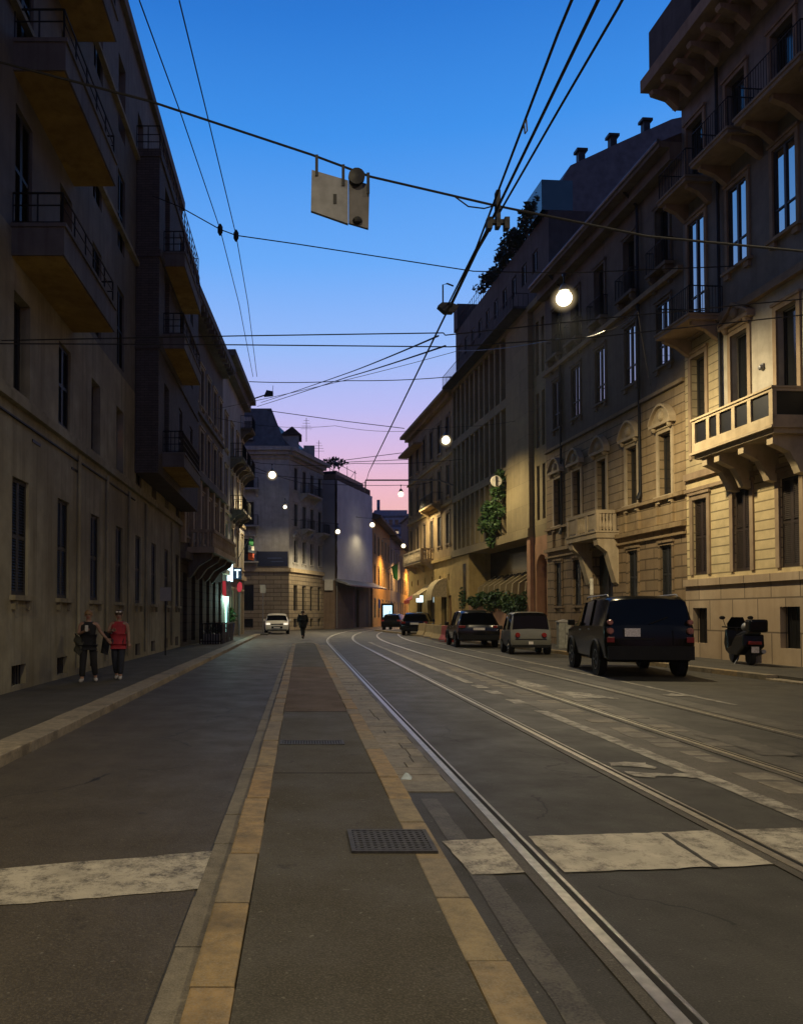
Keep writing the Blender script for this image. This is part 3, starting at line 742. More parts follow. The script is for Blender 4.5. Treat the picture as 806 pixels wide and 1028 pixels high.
for F_, u, z in ((FC, 4.3, 14.2), (FC, 4.3, 10.5), (FC, 4.3, 6.9), (FD, 4.0, 10.5), (FD, 5.1, 14.2), (FD, 8.5, 10.5)):
    w = 2.1 if (F_ is FD and z == 14.2) else 1.0
    balcony(F_, root, u-w, u+w, .9, z, .15, 1.0, 'C1', 2, .12)
m = MB(); z0 = 18.4
m.add([(-9.5, 78.2, z0), (-1.4, 78.2, z0), (2.3, 87, z0), (-9.5, 87, z0), (-8.6, 79, 22.6), (-3.0, 79, 22.6), (-2.6, 86, 22.6), (-8.6, 86, 22.6)], [(0, 1, 5, 4), (1, 2, 6, 5), (2, 3, 7, 6), (3, 0, 4, 7), (4, 5, 6, 7)])
at = part('attic', m, M['lead'], root); at.location = -root.location
for bx in ((-6.2, -4.8, 77.9, 80, 19.2, 21.4), (-2.0, -.2, 81, 84, 18.5, 20.3), (.3, 1.5, 84.5, 86.5, 18.5, 20.0)): o = part('dormer', MB().box(*bx), M['C1'], root); o.location = -root.location
m = MB(); m.box(-6.0, -5.0, 77.85, 77.9, 19.5, 21.0); o = part('dormer_window', m, M['glass_dull'], root); o.location = -root.location
m = MB()
m.prism([(-2.2, 20.3), (.1, 20.3), (-.9, 21.2)], 'y', 80.8, 84.2); o = part('roof', m, M['roof'], root); o.location = -root.location

# building wrapped in scaffold netting
FE = Fac((2.3, 87.0), (3.8-2.3, -.15), -1); FG = Fac((3.82, 87.0), (5, 12), -1)
root = thing('wrapped_building', (3.8, 87, 0), 'building wrapped in pale scaffold netting over a brown hoarding', 'building')
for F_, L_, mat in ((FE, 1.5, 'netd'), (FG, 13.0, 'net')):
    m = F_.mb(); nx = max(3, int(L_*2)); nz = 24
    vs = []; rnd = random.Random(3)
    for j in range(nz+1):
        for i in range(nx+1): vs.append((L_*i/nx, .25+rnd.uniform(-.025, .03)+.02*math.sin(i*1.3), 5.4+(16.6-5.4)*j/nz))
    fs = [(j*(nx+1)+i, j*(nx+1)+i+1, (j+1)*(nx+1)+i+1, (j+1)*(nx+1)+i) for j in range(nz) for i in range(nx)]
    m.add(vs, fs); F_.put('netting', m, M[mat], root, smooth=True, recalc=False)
m = FG.mb(); wallmesh(m, .02, 13, 0, 17.4, [(6.2, 8.4, .05, 4.6)], 6, .4, 0); FG.put('wall', m, M['hoard'], root)
m = FE.mb(); m.box(0, 1.45, -.8, 0, 0, 17.2); FE.put('wall', m, M['hoard'], root)
m = FG.mb(); m.add([(-.6, .3, 5.6), (13.4, .3, 5.6), (13.4, 2.0, 4.9), (-.6, 2.0, 4.9), (-.6, .3, 5.3), (13.4, .3, 5.3), (13.4, 2.0, 4.75), (-.6, 2.0, 4.75)], [(0, 1, 2, 3), (4, 5, 6, 7), (2, 3, 7, 6), (0, 3, 7, 4), (1, 2, 6, 5)]); FG.put('canopy', m, M['lead'], root)
m = FG.mb(); m.box(6.2, 8.4, -.35, -.3, .05, 4.6); FG.put('door', m, M['black'], root)
m = FE.mb(); m.box(.35, 1.3, .3, .36, 4.3, 5.5); FE.put('site_board', m, M['signback'], root)
m = FG.mb()
for u in (1, 4, 7, 10): m.tube([(u, -1, 16.5), (u, -1, 19.5)], .035, 6)
for z in (18.2, 19.2): m.tube([(.5, -1, z), (10.5, -1, z)], .03, 6)
m.tube([(1, -1, 17.5), (4, -1, 19.4)], .03, 6); m.tube([(7, -1, 17.5), (10, -1, 19.4)], .03, 6)
m.box(2, 12, -4, -.6, 17.4, 18.1)
FG.put('roof_scaffold', m, M['black'], root)
for u in (.2, 6.6, 12.8): m = FG.mb(); m.tube([(u, .15, .1), (u, .15, 5.4)], .05, 6); FG.put('scaffold_pole', m, M['steel'], root)

# low houses along the far bend, receding right
FO = Fac((9.2, 100), (15, 70), -1)
for (a, b, mat, lab, zt) in ((.0, 22.5, 'orange', 'low ochre orange house with sloping eave beside the wrapped building', 14.0), (22.55, 41, 'greyb', 'mauve grey house between the two orange houses in the far bend', 13.8), (41.05, 78, 'orange', 'farthest bright orange house glowing at the end of the street', 14.0)):
    o = FO.w(a, 0, 0); root = thing('low_house', o, lab, 'building')
    floors(FO, root, a, b, max(3, int((b-a)/4)), 1.3, [(1.2, 3.6), (5.4, 8.0), (9.6, 12.0)], mat, 8, .3, ('shutter',), .1, 'stone', 0, zb=0, zt=zt)
    m = FO.mb(); m.box(a, b, -8, 1.1, zt, zt+.35); m.prism([(1.1, zt+.35), (-8, zt+.35), (-8, zt+3)], 'x', a, b); FO.put('roof', m, M['roof'], root)
root = thing('tower_block', (30, 262, 0), 'dark tower block tinted sky blue far beyond the street end with few lit windows', 'building')
m = MB(); m.box(-7.5, 8, 0, 14, 0, 35.5).box(-5, 6, 2, 10, 35.5, 37).box(-4.2, -3.2, 2, 3, 37, 40.5); part('wall', m, M['bluefar'], root)
m = MB()
wm = MB().box(0, 1.2, -.06, .02, 0, 1.7).mesh('window', M['glass_dull'])
for j in range(5, 10):
    for i in range(7): q = link('window', wm, root); q.location = (-6.4+i*2.0, 0, 3+j*3.2)
wl = emis('lit_window', (1, .72, .42), .5)
for (x, z) in ((-4.4, 31.8), (-2.4, 31.8), (1.6, 28.6), (3.6, 22.2)): m = MB(); m.box(x, x+1.2, -.1, -.06, z+.2, z+1.0); part('lit_window', m, wl, root)
root = thing('rear_house', (27, 178, 0), 'dark stepped house rising behind the far bend, right of the tower block', 'building')
m = MB(); m.box(-2.6, 9, 0, 12, 0, 24).box(-1, 8, 1, 10, 24, 27).box(-3.1, 9, -.5, 12, 23.6, 24.05); part('wall', m, M['R3d'], root)
m = MB()
for j in range(5):
    for i in range(3): q = link('window', wm, root); q.location = (-1.6+i*2.6, 0, 7+j*3.3)
# ================================================================== RIGHT BUILDINGS
FR = Fac((16.0, 0), (-.0726, 1), 1)
# ---- R1 : yellow house with the stone balcony
root = thing('apartment_building', FR.w(22, 0, 0), 'yellow and white house with carved stone balcony, nearest on the right', 'building')
E1 = 28.28
cols = [27.42-.0, 25.12, 22.9, 20.68, 18.46, 16.24, 14.02]
w1 = .86
base = [(c-.42, c+.42, .62, 1.85) for c in cols[:1]+cols[2:]]
m = FR.mb(); wallmesh(m, 12, E1, 0, 2.62, base, 9, .25, .07); FR.put('plinth', m, M['R1p'], root)
for a, b, c, e in base:
    m = FR.mb(); m.box(a, b, -.2, -.17, c, e)
    for k in range(4): x = a+(b-a)*(k+.5)/4; m.tube([(x, -.05, c), (x, -.05, e)], .012, 5)
    FR.put('basement_grille', m, M['black'], root)
m = FR.mb(); m.box(12, E1, -.02, .17, 2.62, 2.86); FR.put('string_course', m, M['R1p'], root)
gr = [(c-w1/2, c+w1/2, 3.02, 5.68) for c in cols]
m = FR.mb(); wallmesh(m, 12, E1, 2.86, 6.5, gr, 9, .28); FR.put('wall', m, M['R1y'], root)
ff = [(c-w1/2, c+w1/2, 7.15, 10.75) for c in cols]
m = FR.mb(); wallmesh(m, 12, 26.05, 6.5, 11.55, ff, 9, .28); FR.put('wall', m, M['R1w'], root)
m = FR.mb(); wallmesh(m, 26.05, E1, 6.5, 11.55, ff, 9, .28); FR.put('wall', m, M['R1b'], root)
sf = [(c-.5, c+.5, 12.95 if i else 11.72, 15.65) for i, c in enumerate(cols)]
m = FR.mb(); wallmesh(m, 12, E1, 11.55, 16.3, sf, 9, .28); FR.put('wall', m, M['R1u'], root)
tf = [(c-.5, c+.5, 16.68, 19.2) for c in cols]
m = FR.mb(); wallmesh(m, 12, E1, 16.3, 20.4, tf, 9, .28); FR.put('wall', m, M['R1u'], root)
for t in gr: window(FR, root, *t, 'shutter', .28, .17, 0, 'R1s')
for i, t in enumerate(ff): window(FR, root, *t, 'dark', .28, .15, 0, 'R1s', hood='tri' if 0 < i < 2 else None)
for i, t in enumerate(sf): window(FR, root, *t, 'glass', .1, .13, .16 if i else 0, 'R1s')
for t in tf: window(FR, root, *t, 'dark', .28, .13, 0, 'R1s')
m = FR.mb(); m.box(12, E1, -.02, .12, 6.42, 6.66).box(12, E1, -.02, .2, 11.42, 11.6).box(12, E1, -.02, .12, 11.6, 11.72).box(12, E1, -.02, .1, 5.98, 6.1); FR.put('string_course', m, M['R1s'], root)
# cornice with brackets
m = FR.mb(); m.box(12, E1+.05, -8, 1.0, 20.55, 20.75).box(12, E1+.1, -8, 1.5, 20.75, 21.2).box(12, E1, -.02, .35, 20.1, 20.55); FR.put('cornice', m, M['R1s'], root)
for i in range(20):
    u = 27.95-i*.8; m = FR.mb(); m.prism([(.35, 20.54), (1.35, 20.54), (1.3, 20.4), (.75, 20.25), (.36, 19.9)], 'x', u-.12, u+.12); FR.put('cornice_bracket', m, M['R1s'], root)
m = FR.mb(); m.box(25.5, 28.2, -3, 1.25, 21.2, 22.9).box(21, 25.3, -3, .5, 21.2, 22.3); FR.put('attic', m, M['R3d'], root)
m = FR.mb(); m.box(26.0, 26.6, -.6, .3, 22.9, 24.6).box(25.95, 26.65, -.65, .35, 24.6, 24.75); m.tube([(26.3, -.1, 24.7), (26.3, -.1, 26)], .03, 6); FR.put('chimney', m, M['R3d'], root)
# stone balcony with panelled parapet
b0, b1, dd, z0, z1 = 21.85, 25.8, 1.25, 6.95, 8.02
m = FR.mb(); m.box(b0, b1, -.02, dd, z0-.02, z0+.16).box(b0-.05, b1+.05, -.02, dd+.07, z0-.1, z0-.02).box(b0+.04, b1-.04, -.02, dd-.06, z0-.24, z0-.1)
bl = FR.put('stone_balcony', m, M['stone'], root)
m = FR.mb(); t = .13
m.box(b0, b1, dd-t, dd, z1-.13, z1).box(b0-.03, b1+.03, dd-t-.03, dd+.04, z1-.045, z1+.012)
m.box(b0, b0+t, 0, dd-t, z1-.13, z1).box(b1-t, b1, 0, dd-t, z1-.13, z1).box(b0-.03, b0+t+.03, 0, dd-t-.03, z1-.045, z1+.01).box(b1-t-.03, b1+.03, 0, dd-t-.03, z1-.045, z1+.01)
for u in (b0, b0+.95, b0+1.7, b0+2.45, b1-.95-.0, b1-.16): m.box(u, u+.16, dd-t+.005, dd-.005, z0+.16, z1-.13)
for u in (b0, b1-.16): m.box(u+.005, u+.155, .0, .14, z0+.16, z1-.13)
m.box(b0, b1, dd-t+.003, dd-.003, z0+.16, z0+.27).box(b0+.004, b0+t, 0, dd-t, z0+.16, z0+.27).box(b1-t, b1-.004, 0, dd-t, z0+.16, z0+.27)
part('parapet', m, M['stone'], bl)
m = FR.mb(); m.box(b0+.16, b1-.16, dd-.1, dd-.06, z0+.27, z1-.13).box(b0+.05, b0+.09, .14, dd-.13, z0+.27, z1-.13).box(b1-.09, b1-.05, .14, dd-.13, z0+.27, z1-.13); part('iron_panel', m, M['black'], bl)
for u in (b0+.35, b0+1.65, b0+2.85, b1-.45):
    m = FR.mb(); m.prism([(0, z0-.24), (1.1, z0-.24), (1.1, z0-.5), (.95, z0-.56), (.6, z0-.72), (.38, z0-1.1), (.3, z0-1.3), (0, z0-1.36)], 'x', u-.13, u+.13); part('bracket', m, M['stone'], bl)
# iron balconies higher up
balcony(FR, root, 20.6, 23.45, 1.2, 16.62, .2, .95, 'R1s', 3, .11); balcony(FR, root, 23.75, 25.75, 1.2, 16.62, .2, .95, 'R1s', 2, .11); balcony(FR, root, 26.4, 28.2, 1.0, 16.62, .2, .95, 'R1s', 2, .11)
balcony(FR, root, 25.95, 28.1, 1.2, 11.68, .2, .95, 'R1s', 2, .11); balcony(FR, root, 17.0, 20.2, 1.2, 16.62, .2, .95, 'R1s', 3, .11)
m = FR.mb(); m.tube([(26.02, .1, 20.2), (26.02, .1, 6.7)], .055, 8); m.tube([(26.02, .1, 6.7), (26.02, .25, 6.55)], .055, 8); FR.put('downpipe', m, M['black'], root)
m = FR.mb(); m.ball((24.0, .07, 9.25), (.09, .09, .09), 8, 6); m.box(23.93, 24.07, 0, .06, 9.18, 9.36); FR.put('wall_hook', m, M['steel'], root)

# ---- R2 : ochre stone palazzo with portal balcony
root = thing('stone_palazzo', FR.w(35, 0, 0), 'ochre stone palazzo with scrolled window heads and a balcony over the portal', 'building')
A, B = 28.3, 41.35
cols = [29.65, 32.2, 34.95, 37.55, 39.85]
portal = (34.0, 35.9, .1, 4.3)
low = [(c-.42, c+.42, 2.05, 4.25) for c in cols if c not in (34.95,)]+[portal]
m = FR.mb(); wallmesh(m, A, B, 0, 4.85, low, 9, .32); FR.put('wall', m, M['R2g'], root)
m = FR.mb(); wallmesh(m, A, B, .0, 1.2, [(portal[0]-.1, portal[1]+.1, 0, 1.2)], -.01, .1, .1, False); m.box(A, portal[0]-.1, .0, .1, 1.2, 1.26).box(portal[1]+.1, B, 0, .1, 1.2, 1.26); FR.put('plinth', m, M['R2g'], root)
f1 = [(c-.45, c+.45, 6.15, 8.55) for c in cols]
m = FR.mb(); wallmesh(m, A, B, 4.85, 10.2, f1, 9, .28); FR.put('wall', m, M['R2'], root)
f2 = [(c-.48, c+.48, 11.15, 13.6) for c in cols]
f3 = [(c-.48, c+.48, 14.9, 17.3) for c in cols]
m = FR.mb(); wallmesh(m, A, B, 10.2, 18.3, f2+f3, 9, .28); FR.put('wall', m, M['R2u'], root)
for t in low[:-1]: window(FR, root, *t, 'shutter_grey', .28, .1, .1, 'R2g')
m = FR.mb(); m.box(portal[0], portal[1], -.4, -.3, .1, 4.3).box(portal[0]+.92, portal[0]+.98, -.3, -.27, .1, 4.3); FR.put('door', m, M['black'], root)
for t in f1: window(FR, root, *t, 'dark', .28, .14, .14, 'stone', hood='arc')
for i, t in enumerate(f2): window(FR, root, *t, 'glass', .12, .1, .12, 'R2u')
for t in f3: window(FR, root, *t, 'dark', .28, .1, 0, 'R2u')
m = FR.mb(); m.box(A, B, -.02, .2, 4.85, 5.02).box(A, B, -.02, .12, 4.55, 4.64).box(A, B, -.02, .16, 5.98, 6.1).box(A, B, -.02, .12, 10.1, 10.25).box(A, B, -.02, .2, 14.2, 14.4); FR.put('string_course', m, M['R2'], root)
for c in (29.65, 32.2, 37.55, 39.85): FR.put('panel', FR.mb().box(c-.6, c-.5, 0, .1, 5.02, 5.98), M['R2'], root); FR.put('panel', FR.mb().box(c+.5, c+.6, 0, .1, 5.02, 5.98), M['R2'], root)
for c in cols: balcony(FR, root, c-.75, c+.75, .35, 14.85, .12, .9, 'R2u', 2, .12)
b = balcony(FR, root, 33.4, 36.5, 1.0, 5.2, .3, .0001, 'stone', 0, 9)
m = FR.mb(); m.box(33.4, 36.5, .85, 1.0, 5.95, 6.1).box(33.4, 33.55, 0, .85, 5.95, 6.1).box(36.35, 36.5, 0, .85, 5.95, 6.1)
for u in (33.4, 34.3, 35.3, 36.3): m.box(u, u+.2, .86, .99, 5.2, 5.95)
m.box(33.6, 34.3, .9, .96, 5.3, 5.95).box(35.5, 36.3, .9, .96, 5.3, 5.95).box(33.43, 33.52, .1, .25, 5.2, 5.95)
for k in range(4): m.lathe([(.05, 0), (.085, .2), (.05, .45), (.06, .75)], 8, (33.48, .33+k*.15, 5.2)); m.lathe([(.05, 0), (.085, .2), (.05, .45), (.06, .75)], 8, (34.6+k*.2, .93, 5.2))
part('parapet', m, M['stone'], b)
for u in (33.65, 36.2): m = FR.mb(); m.prism([(0, 4.9), (.95, 4.9), (.9, 4.6), (.5, 4.3), (.3, 3.6), (.12, 3.0), (0, 2.9)], 'x', u-.2, u+.2); part('bracket', m, M['stone'], b)
m = FR.mb(); m.box(A, B, -8.5, .85, 18.75, 18.95).box(A, B, -.02, .45, 18.3, 18.75); cn = FR.put('cornice', m, M['R2u'], root)
m = FR.mb(); m.tube([(A+.02, .86, 18.98), (B-.02, .86, 18.98)], .09, 8); part('gutter', m, M['lead'], cn)
m = FR.mb(); m.prism([(.8, 18.95), (-8.5, 18.95), (-8.5, 21.5), (-5, 21.5)], 'x', A, B); FR.put('roof', m, M['roof'], root)
for u, zb in ((31.4, 6.5), (39.2, 5.9)): m = FR.mb(); m.tube([(u, .75, 18.9), (u, .1, 18.2), (u, .1, zb)], .06, 8); m.tube([(u, .1, zb), (u, .2, zb-.25)], .085, 8); FR.put('downpipe', m, M['black'], root)

# ---- R3 : modern block with stone fins, planters and roof garden
root = thing('office_building', FR.w(50, 0, 0), 'modern tan stone block with vertical fins over a recessed planted front', 'building')
A, B = 41.4, 59.8
m = FR.mb(); strip_ops = [(41.9, 42.3, z, z+3.0) for z in (6.8, 10.8, 14.8)]+[(42.7, 43.1, z, z+3.0) for z in (6.8, 10.8, 14.8)]+[(41.75, 43.25, .05, 4.9)]
wallmesh(m, A, 43.6, 0, 5.9, strip_ops, 9, .5, -.15); FR.put('wall', m, M['R3p'], root)
m = FR.mb(); wallmesh(m, A, 43.6, 5.9, 18.9, strip_ops, 9, .3, -.15); FR.put('wall', m, M['R3'], root)
m = FR.mb()
arc = [(43.25, 4.9)]+[(42.5+.75*math.cos(PI*i/12), 4.2+.7*math.sin(PI*i/12)) for i in range(13)]+[(41.75, 4.9)]
m.prism(arc[:7]+[(42.5, 4.9)], 'y', -.6, -.152); m.prism([(42.5, 4.9)]+arc[7:], 'y', -.6, -.152); FR.put('arch', m, M['R3p'], root)
m = FR.mb(); m.box(41.75, 43.25, -.64, -.6, .05, 4.9); FR.put('door', m, M['R3p'], root)
for a, b, c, e in strip_ops[:-1]: window(FR, root, a, b, c, e, 'dark', .25, d=-.15)
m = FR.mb(); m.box(43.6, 47.2, -9, .12, 6.45, 18.9); FR.put('pier', m, M['R3'], root)
m = FR.mb(); m.box(43.6, B, -9, .2, 5.95, 6.45).box(47.2, B, -9, .1, 10.1, 10.6).box(47.2, B, -9, .1, 14.25, 14.8).box(A, B, -9, .14, 18.6, 18.95); FR.put('floor_band', m, M['R3'], root)
m = FR.mb(); m.box(47.2, B, -9, -.75, 6.45, 18.6); FR.put('recessed_glazing', m, M['glass_dull'], root)
for z0, z1 in ((6.45, 10.1), (10.6, 14.25), (14.8, 18.6)):
    for i in range(12):
        u = 47.25+i*(12.3/11); m = FR.mb(); m.box(u, u+.3, -.74, .06, z0, z1); FR.put('stone_fin', m, M['R3'], root)
# recessed ground level
m = FR.mb(); m.box(43.6, 44.1, -9, .08, 0, 5.95).box(44.1, 55.7, -1.6, .05, .1, 2.45).box(44.1, 55.7, -9, -1.6, 0, 5.95); FR.put('ground_front', m, M['R3p'], root)
m = FR.mb(); m.box(55.7, B, -9, .02, 0, 5.95); FR.put('ground_front', m, M['R4'], root)
m = FR.mb(); m.box(44.1, 55.7, -1.59, -1.55, 2.5, 5.94); FR.put('dark_glazing', m, M['glass_dull'], root)
for i in range(9): u = 45.2+i*1.15; m = FR.mb(); m.prism([(-1.5, 2.46), (-.2, 2.46), (-.3, 3.5), (-1.5, 4.3)], 'x', u, u+.22); FR.put('stone_fin', m, M['R3'], root)
m = FR.mb(); m.box(56.4, 57.2, -.1, .03, 2.4, 5.3); FR.put('window', m, M['glass_dull'], root)
# attic storeys
at_ops = [(43+i*1.7, 43.8+i*1.7, 20.8, 22.0) for i in range(10)]
m = FR.mb(); wallmesh(m, A, B, 18.95, 23.3, at_ops, 8.8, .2, -.25); FR.put('attic', m, M['R3d'], root)
for t in at_ops: window(FR, root, *t, 'glass', .15, d=-.25)
balcony(FR, root, 43.8, 59.6, .9, 18.97, .1, .8, 'R3d', 0, .25)
m = FR.mb(); rails(m, 52, 59.7, -.5, -.3, 23.3, 24.3, .5, False, (23.8,)); FR.put('railing', m, M['black'], root)
m = FR.mb(); m.box(58.8, 59.8, -2, -.1, 23.3, 25.2); FR.put('stair_head', m, M['R3d'], root)
m = FR.mb(); m.prism([(-.7, 23.31), (-.8, 24.6), (-1.5, 25.8), (-4.5, 27.3), (-7.2, 28.6), (-10.5, 29.4), (-10.5, 23.31)], 'x', A+.05, 44.5); FR.put('roof', m, M['lead'], root)
for d, z in ((-2.4, 26.2), (-4.2, 27.1), (-6.1, 28.05)):
    m = FR.mb(); m.box(42.0, 42.35, d-.18, d+.18, z-.5, z+.75).box(41.92, 42.43, d-.3, d+.3, z+.75, z+.9); FR.put('chimney', m, M['black'], root)
m = FR.mb(); m.box(A+.02, 41.45+.03, -1.6, .1, 23.32, 24.95).box(A+.02, 43.6, .06, .1, 23.32, 24.95); FR.put('glass_screen', m, M['terrace_glass'], root)
m = FR.mb()
for u in (44.6, 46.4): m.tube([(u, -.3, 23.3)]+[(u+.9-.9*math.cos(PI*k/8), -.3, 24.4+.8*math.sin(PI*k/8)) for k in range(9)]+[(u+1.8, -.3, 23.3)], .035, 6)
FR.put('trellis_hoop', m, M['steel'], root)
# greenery on and around R3 : separate plants
def plant(name, F_, blobs, size, label, cat, mat='leaf', group=None, stem=None):
    p = F_.w(*blobs[0][0]); o = thing(name, (p.x, p.y, p.z-blobs[0][1][2]), label, cat, group)
    m = MB(F_.s)
    for c, r, n in blobs: m.leaves(c, r, n, size)
    q = part('foliage', m, M[mat], o, recalc=False); q.location = F_.o-o.location; q.rotation_euler = (0, 0, F_.rot)
    m = MB(F_.s)
    for c, r, n in blobs: m.tube([(c[0], c[1], c[2]-r[2]), (c[0]+.03, c[1], c[2]), (c[0]-.05, c[1]+.02, c[2]+r[2]*.8)], [.035, .025, .01], 6)
    q = part('stem', m, M['shutter'], o); q.location = F_.o-o.location; q.rotation_euler = (0, 0, F_.rot)
    return o
rnd = random.Random(5)
for i, (u, s_) in enumerate(((42.9, .7), (44.3, .95), (45.7, .75), (47.2, .9), (48.8, .6), (50.4, .5), (52.2, .45))):
    plant('roof_shrub', FR, [((u+rnd.uniform(-.6, .6), -.35+rnd.uniform(-.2, .35), 23.7+s_*.5+rnd.uniform(-.3, .3)), (.75*s_, .55, .8*s_), int(190*s_)) for _ in range(4)], .14,
          'dark shrub of the roof garden, %s along the parapet of the finned block' % ('nearest', 'second', 'third', 'fourth', 'fifth', 'sixth', 'farthest')[i], 'shrub', 'leafd', 'roof garden shrubs')
plant('climbing_plant', FR, [((48.2, .35, 9.3), (.9, .4, .7), 330), ((49.6, .4, 8.3), (1.5, .5, .6), 520), ((50.6, .4, 7.5), (1.0, .45, .6), 330), ((49.2, .4, 7.2), (1.2, .4, .6), 360), ((49.6, .3, 6.3), (.7, .3, .5), 180), ((48.0, .3, 10.1), (.5, .3, .45), 120), ((48.3, .3, 8.0), (.8, .35, .5), 180)], .13, 'bushy green creeper hanging down between the stone fins', 'plant')
for i in range(6):
    u = 45.0+i*1.85
    k = ('nearest', 'second', 'third', 'fourth', 'fifth', 'farthest')[i]
    plant('hanging_plant', FR, [((u+rnd.uniform(-.5, .5), .12+rnd.uniform(-.1, .15), 2.55+rnd.uniform(-.7, .35)), (.7, .3, rnd.uniform(.22, .45)), 110) for _ in range(5)], .12,
          'leafy plant trailing over the low wall of the planted front, %s of the six' % k, 'plant', 'leaf', 'plants on the low wall')
plant('hanging_plant', FR, [((56.8, .2, 2.7), (.4, .3, .9), 200)], .11, 'small plant under the dark slit window, past the planted front', 'plant')

# ---- R4 : yellow house at the bend
root = thing('apartment_building', FR.w(68, 0, 0), 'yellow plaster house with awning and corner balcony where the street bends', 'building')
A, B = 59.83, 76.2
cols = [61.3, 64.0, 66.7, 69.4, 72.1, 74.8]
g_ops = [(60.6, 61.6, .12, 3.1), (62.0, 63.6, .12, 3.0), (66, 68.4, .12, 3.4), (70.5, 72.5, .12, 3.2)]+[(c-.2, c+.2, 4.3, 4.8) for c in cols]
m = FR.mb(); wallmesh(m, A, B, 0, 6.0, g_ops, 9, .3); FR.put('wall', m, M['R4'], root)
up_ops = [(c-.55, c+.55, z, z+2.4) for c in cols for z in (7.2, 11.0, 14.8)]
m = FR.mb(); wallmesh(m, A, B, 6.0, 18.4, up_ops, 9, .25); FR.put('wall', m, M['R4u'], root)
for t in up_ops: window(FR, root, *t, 'shutter_grey', .25, .12, .12, 'R1s')
m = FR.mb(); m.box(60.6, 61.6, -.25, -.2, .12, 3.1); FR.put('door', m, M['wood'], root)
for a, b, c, e in g_ops[1:4]: m = FR.mb(); m.box(a, b, -.29, -.25, c, e).box(a, b, -.25, -.22, c, c+.5); FR.put('shop_window', m, M['glass_dull'], root)
for a, b, c, e in g_ops[4:]: m = FR.mb(); m.box(a, b, -.2, -.15, c, e); FR.put('vent', m, M['black'], root)
m = FR.mb(); m.box(A, B, -.02, .22, 5.9, 6.15).box(A, B, -.02, .15, 10.2, 10.4).box(A, B, -.02, .15, 14.0, 14.15); FR.put('string_course', m, M['R4'], root)
m = FR.mb(); m.box(A, B+.4, -9, .75, 18.75, 19.0).box(A, B, -.02, .35, 18.4, 18.75).box(70, B+.5, -.02, .9, 16.9, 17.1); FR.put('cornice', m, M['R4u'], root)
m = FR.mb(); m.prism([(.7, 19.0), (-9, 19.0), (-6, 21.5)], 'x', A, B); FR.put('roof', m, M['roof'], root)
b = balcony(FR, root, 66.2, 73.4, 1.1, 6.3, .25, .0001, 'stone', 3, 9)
m = FR.mb(); m.box(66.2, 73.4, .95, 1.1, 7.1, 7.25).box(66.2, 66.35, 0, .95, 7.1, 7.25)
for k in range(24): m.lathe([(.05, 0), (.085, .25), (.05, .5), (.06, .8)], 8, (66.3+k*.3, 1.02, 6.3))
for u in (66.2, 68.5, 71, 73.2): m.box(u, u+.2, .94, 1.11, 6.3, 7.1)
for k in range(4): m.lathe([(.05, 0), (.085, .25), (.05, .5), (.06, .8)], 8, (66.28, .2+k*.22, 6.3))
part('parapet', m, M['stone'], b)
balcony(FR, root, 63.0, 67.6, .9, 10.6, .15, .9, 'R4u', 2, .15)
# domed awning
m = FR.mb(); n = 10
for k in range(n):
    a0, a1 = PI/2*k/n, PI/2*(k+1)/n
    p = lambda a: (1.25*math.cos(a), 3.0+1.5*math.sin(a))
    (d0, z0), (d1, z1) = p(a0), p(a1); m.quad((61.8, d0, z0), (63.9, d0, z0), (63.9, d1, z1), (61.8, d1, z1))
m.prism([(0, 3.0)]+[(1.24*math.cos(PI/2*k/n), 3.0+1.49*math.sin(PI/2*k/n)) for k in range(n+1)], 'x', 61.82, 61.85); m.box(61.8, 63.9, 1.22, 1.25, 2.75, 3.0); FR.put('awning', m, M['cream'], root)
m = FR.mb(); m.prism([(0, 4.2), (1.3, 3.3), (1.3, 3.0), (1.27, 3.0), (1.27, 3.25), (0, 4.1)], 'x', 65.8, 68.6); FR.put('awning', m, M['cream'], root)
m = FR.mb(); m.prism([(0, 3.7), (1.2, 2.9), (1.2, 2.6), (1.17, 2.6), (1.17, 2.85), (0, 3.6)], 'x', 70.3, 72.7); FR.put('awning', m, M['redplastic'], root)
m = FR.mb(); m.box(69.2, 69.3, .2, .8, 2.7, 3.3); sg = FR.put('lit_sign', m, emis('sign_glow', (.75, .95, 1), 1.5), root)
# ================================================================== STREET LAMPS AND OVERHEAD WIRES
WARM = (1, .81, .47)
def street_lamp(x, y, z, power, label, col=WARM, tilt=0, scale=1.0, spot=160):
    o = thing('street_lamp', (x, y, z), label, 'street lamp', 'street lamps hung over the road')
    m = MB(); m.lathe([(.04, .42), (.08, .4), (.12, .33), (.17, .22), (.18, .17), (.04, .17)], 20); part('housing', m, M['steel'], o, smooth=True)
    m = MB(); m.ball((0, 0, -.06), (.25*scale, .25*scale, .24*scale), 18, 12); part('lens', m, M['lens'], o, smooth=True)
    m = MB(); m.ball((0, 0, -.08), (.5*scale, .5*scale, .48*scale), 24, 16); part('lamp_glow', m, M['glow_ball'], o, smooth=True)  # added ball of glow round the lens, in place of bloom
    m = MB(); m.tube([(0, 0, .4), (0, 0, .72)], .02, 6); m.box(-.05, .05, -.04, .04, .66, .76); part('hanger', m, M['black'], o)
    l = bpy.data.lights.new('lamp_light', 'SPOT'); l.energy = power; l.color = col; l.spot_size = R(spot); l.spot_blend = .7; l.shadow_soft_size = .16
    lo = link('lamp_light', l, o); lo.location = (0, 0, -.56); lo.rotation_euler = (0, R(tilt), 0)
    return o
LP = 3600
street_lamp(8.5, 4.4, 11.9, LP*.62, 'street lamp above the foreground roadway, before the yellow house', tilt=0)
street_lamp(-1.9, 1.0, 11.9, LP*.68, 'street lamp above the left lane beside the nearest balconies')
street_lamp(8.5, 25.0, 11.9, LP*1.2, 'large bright street lamp hanging in front of the stone palazzo', tilt=-15, spot=150)
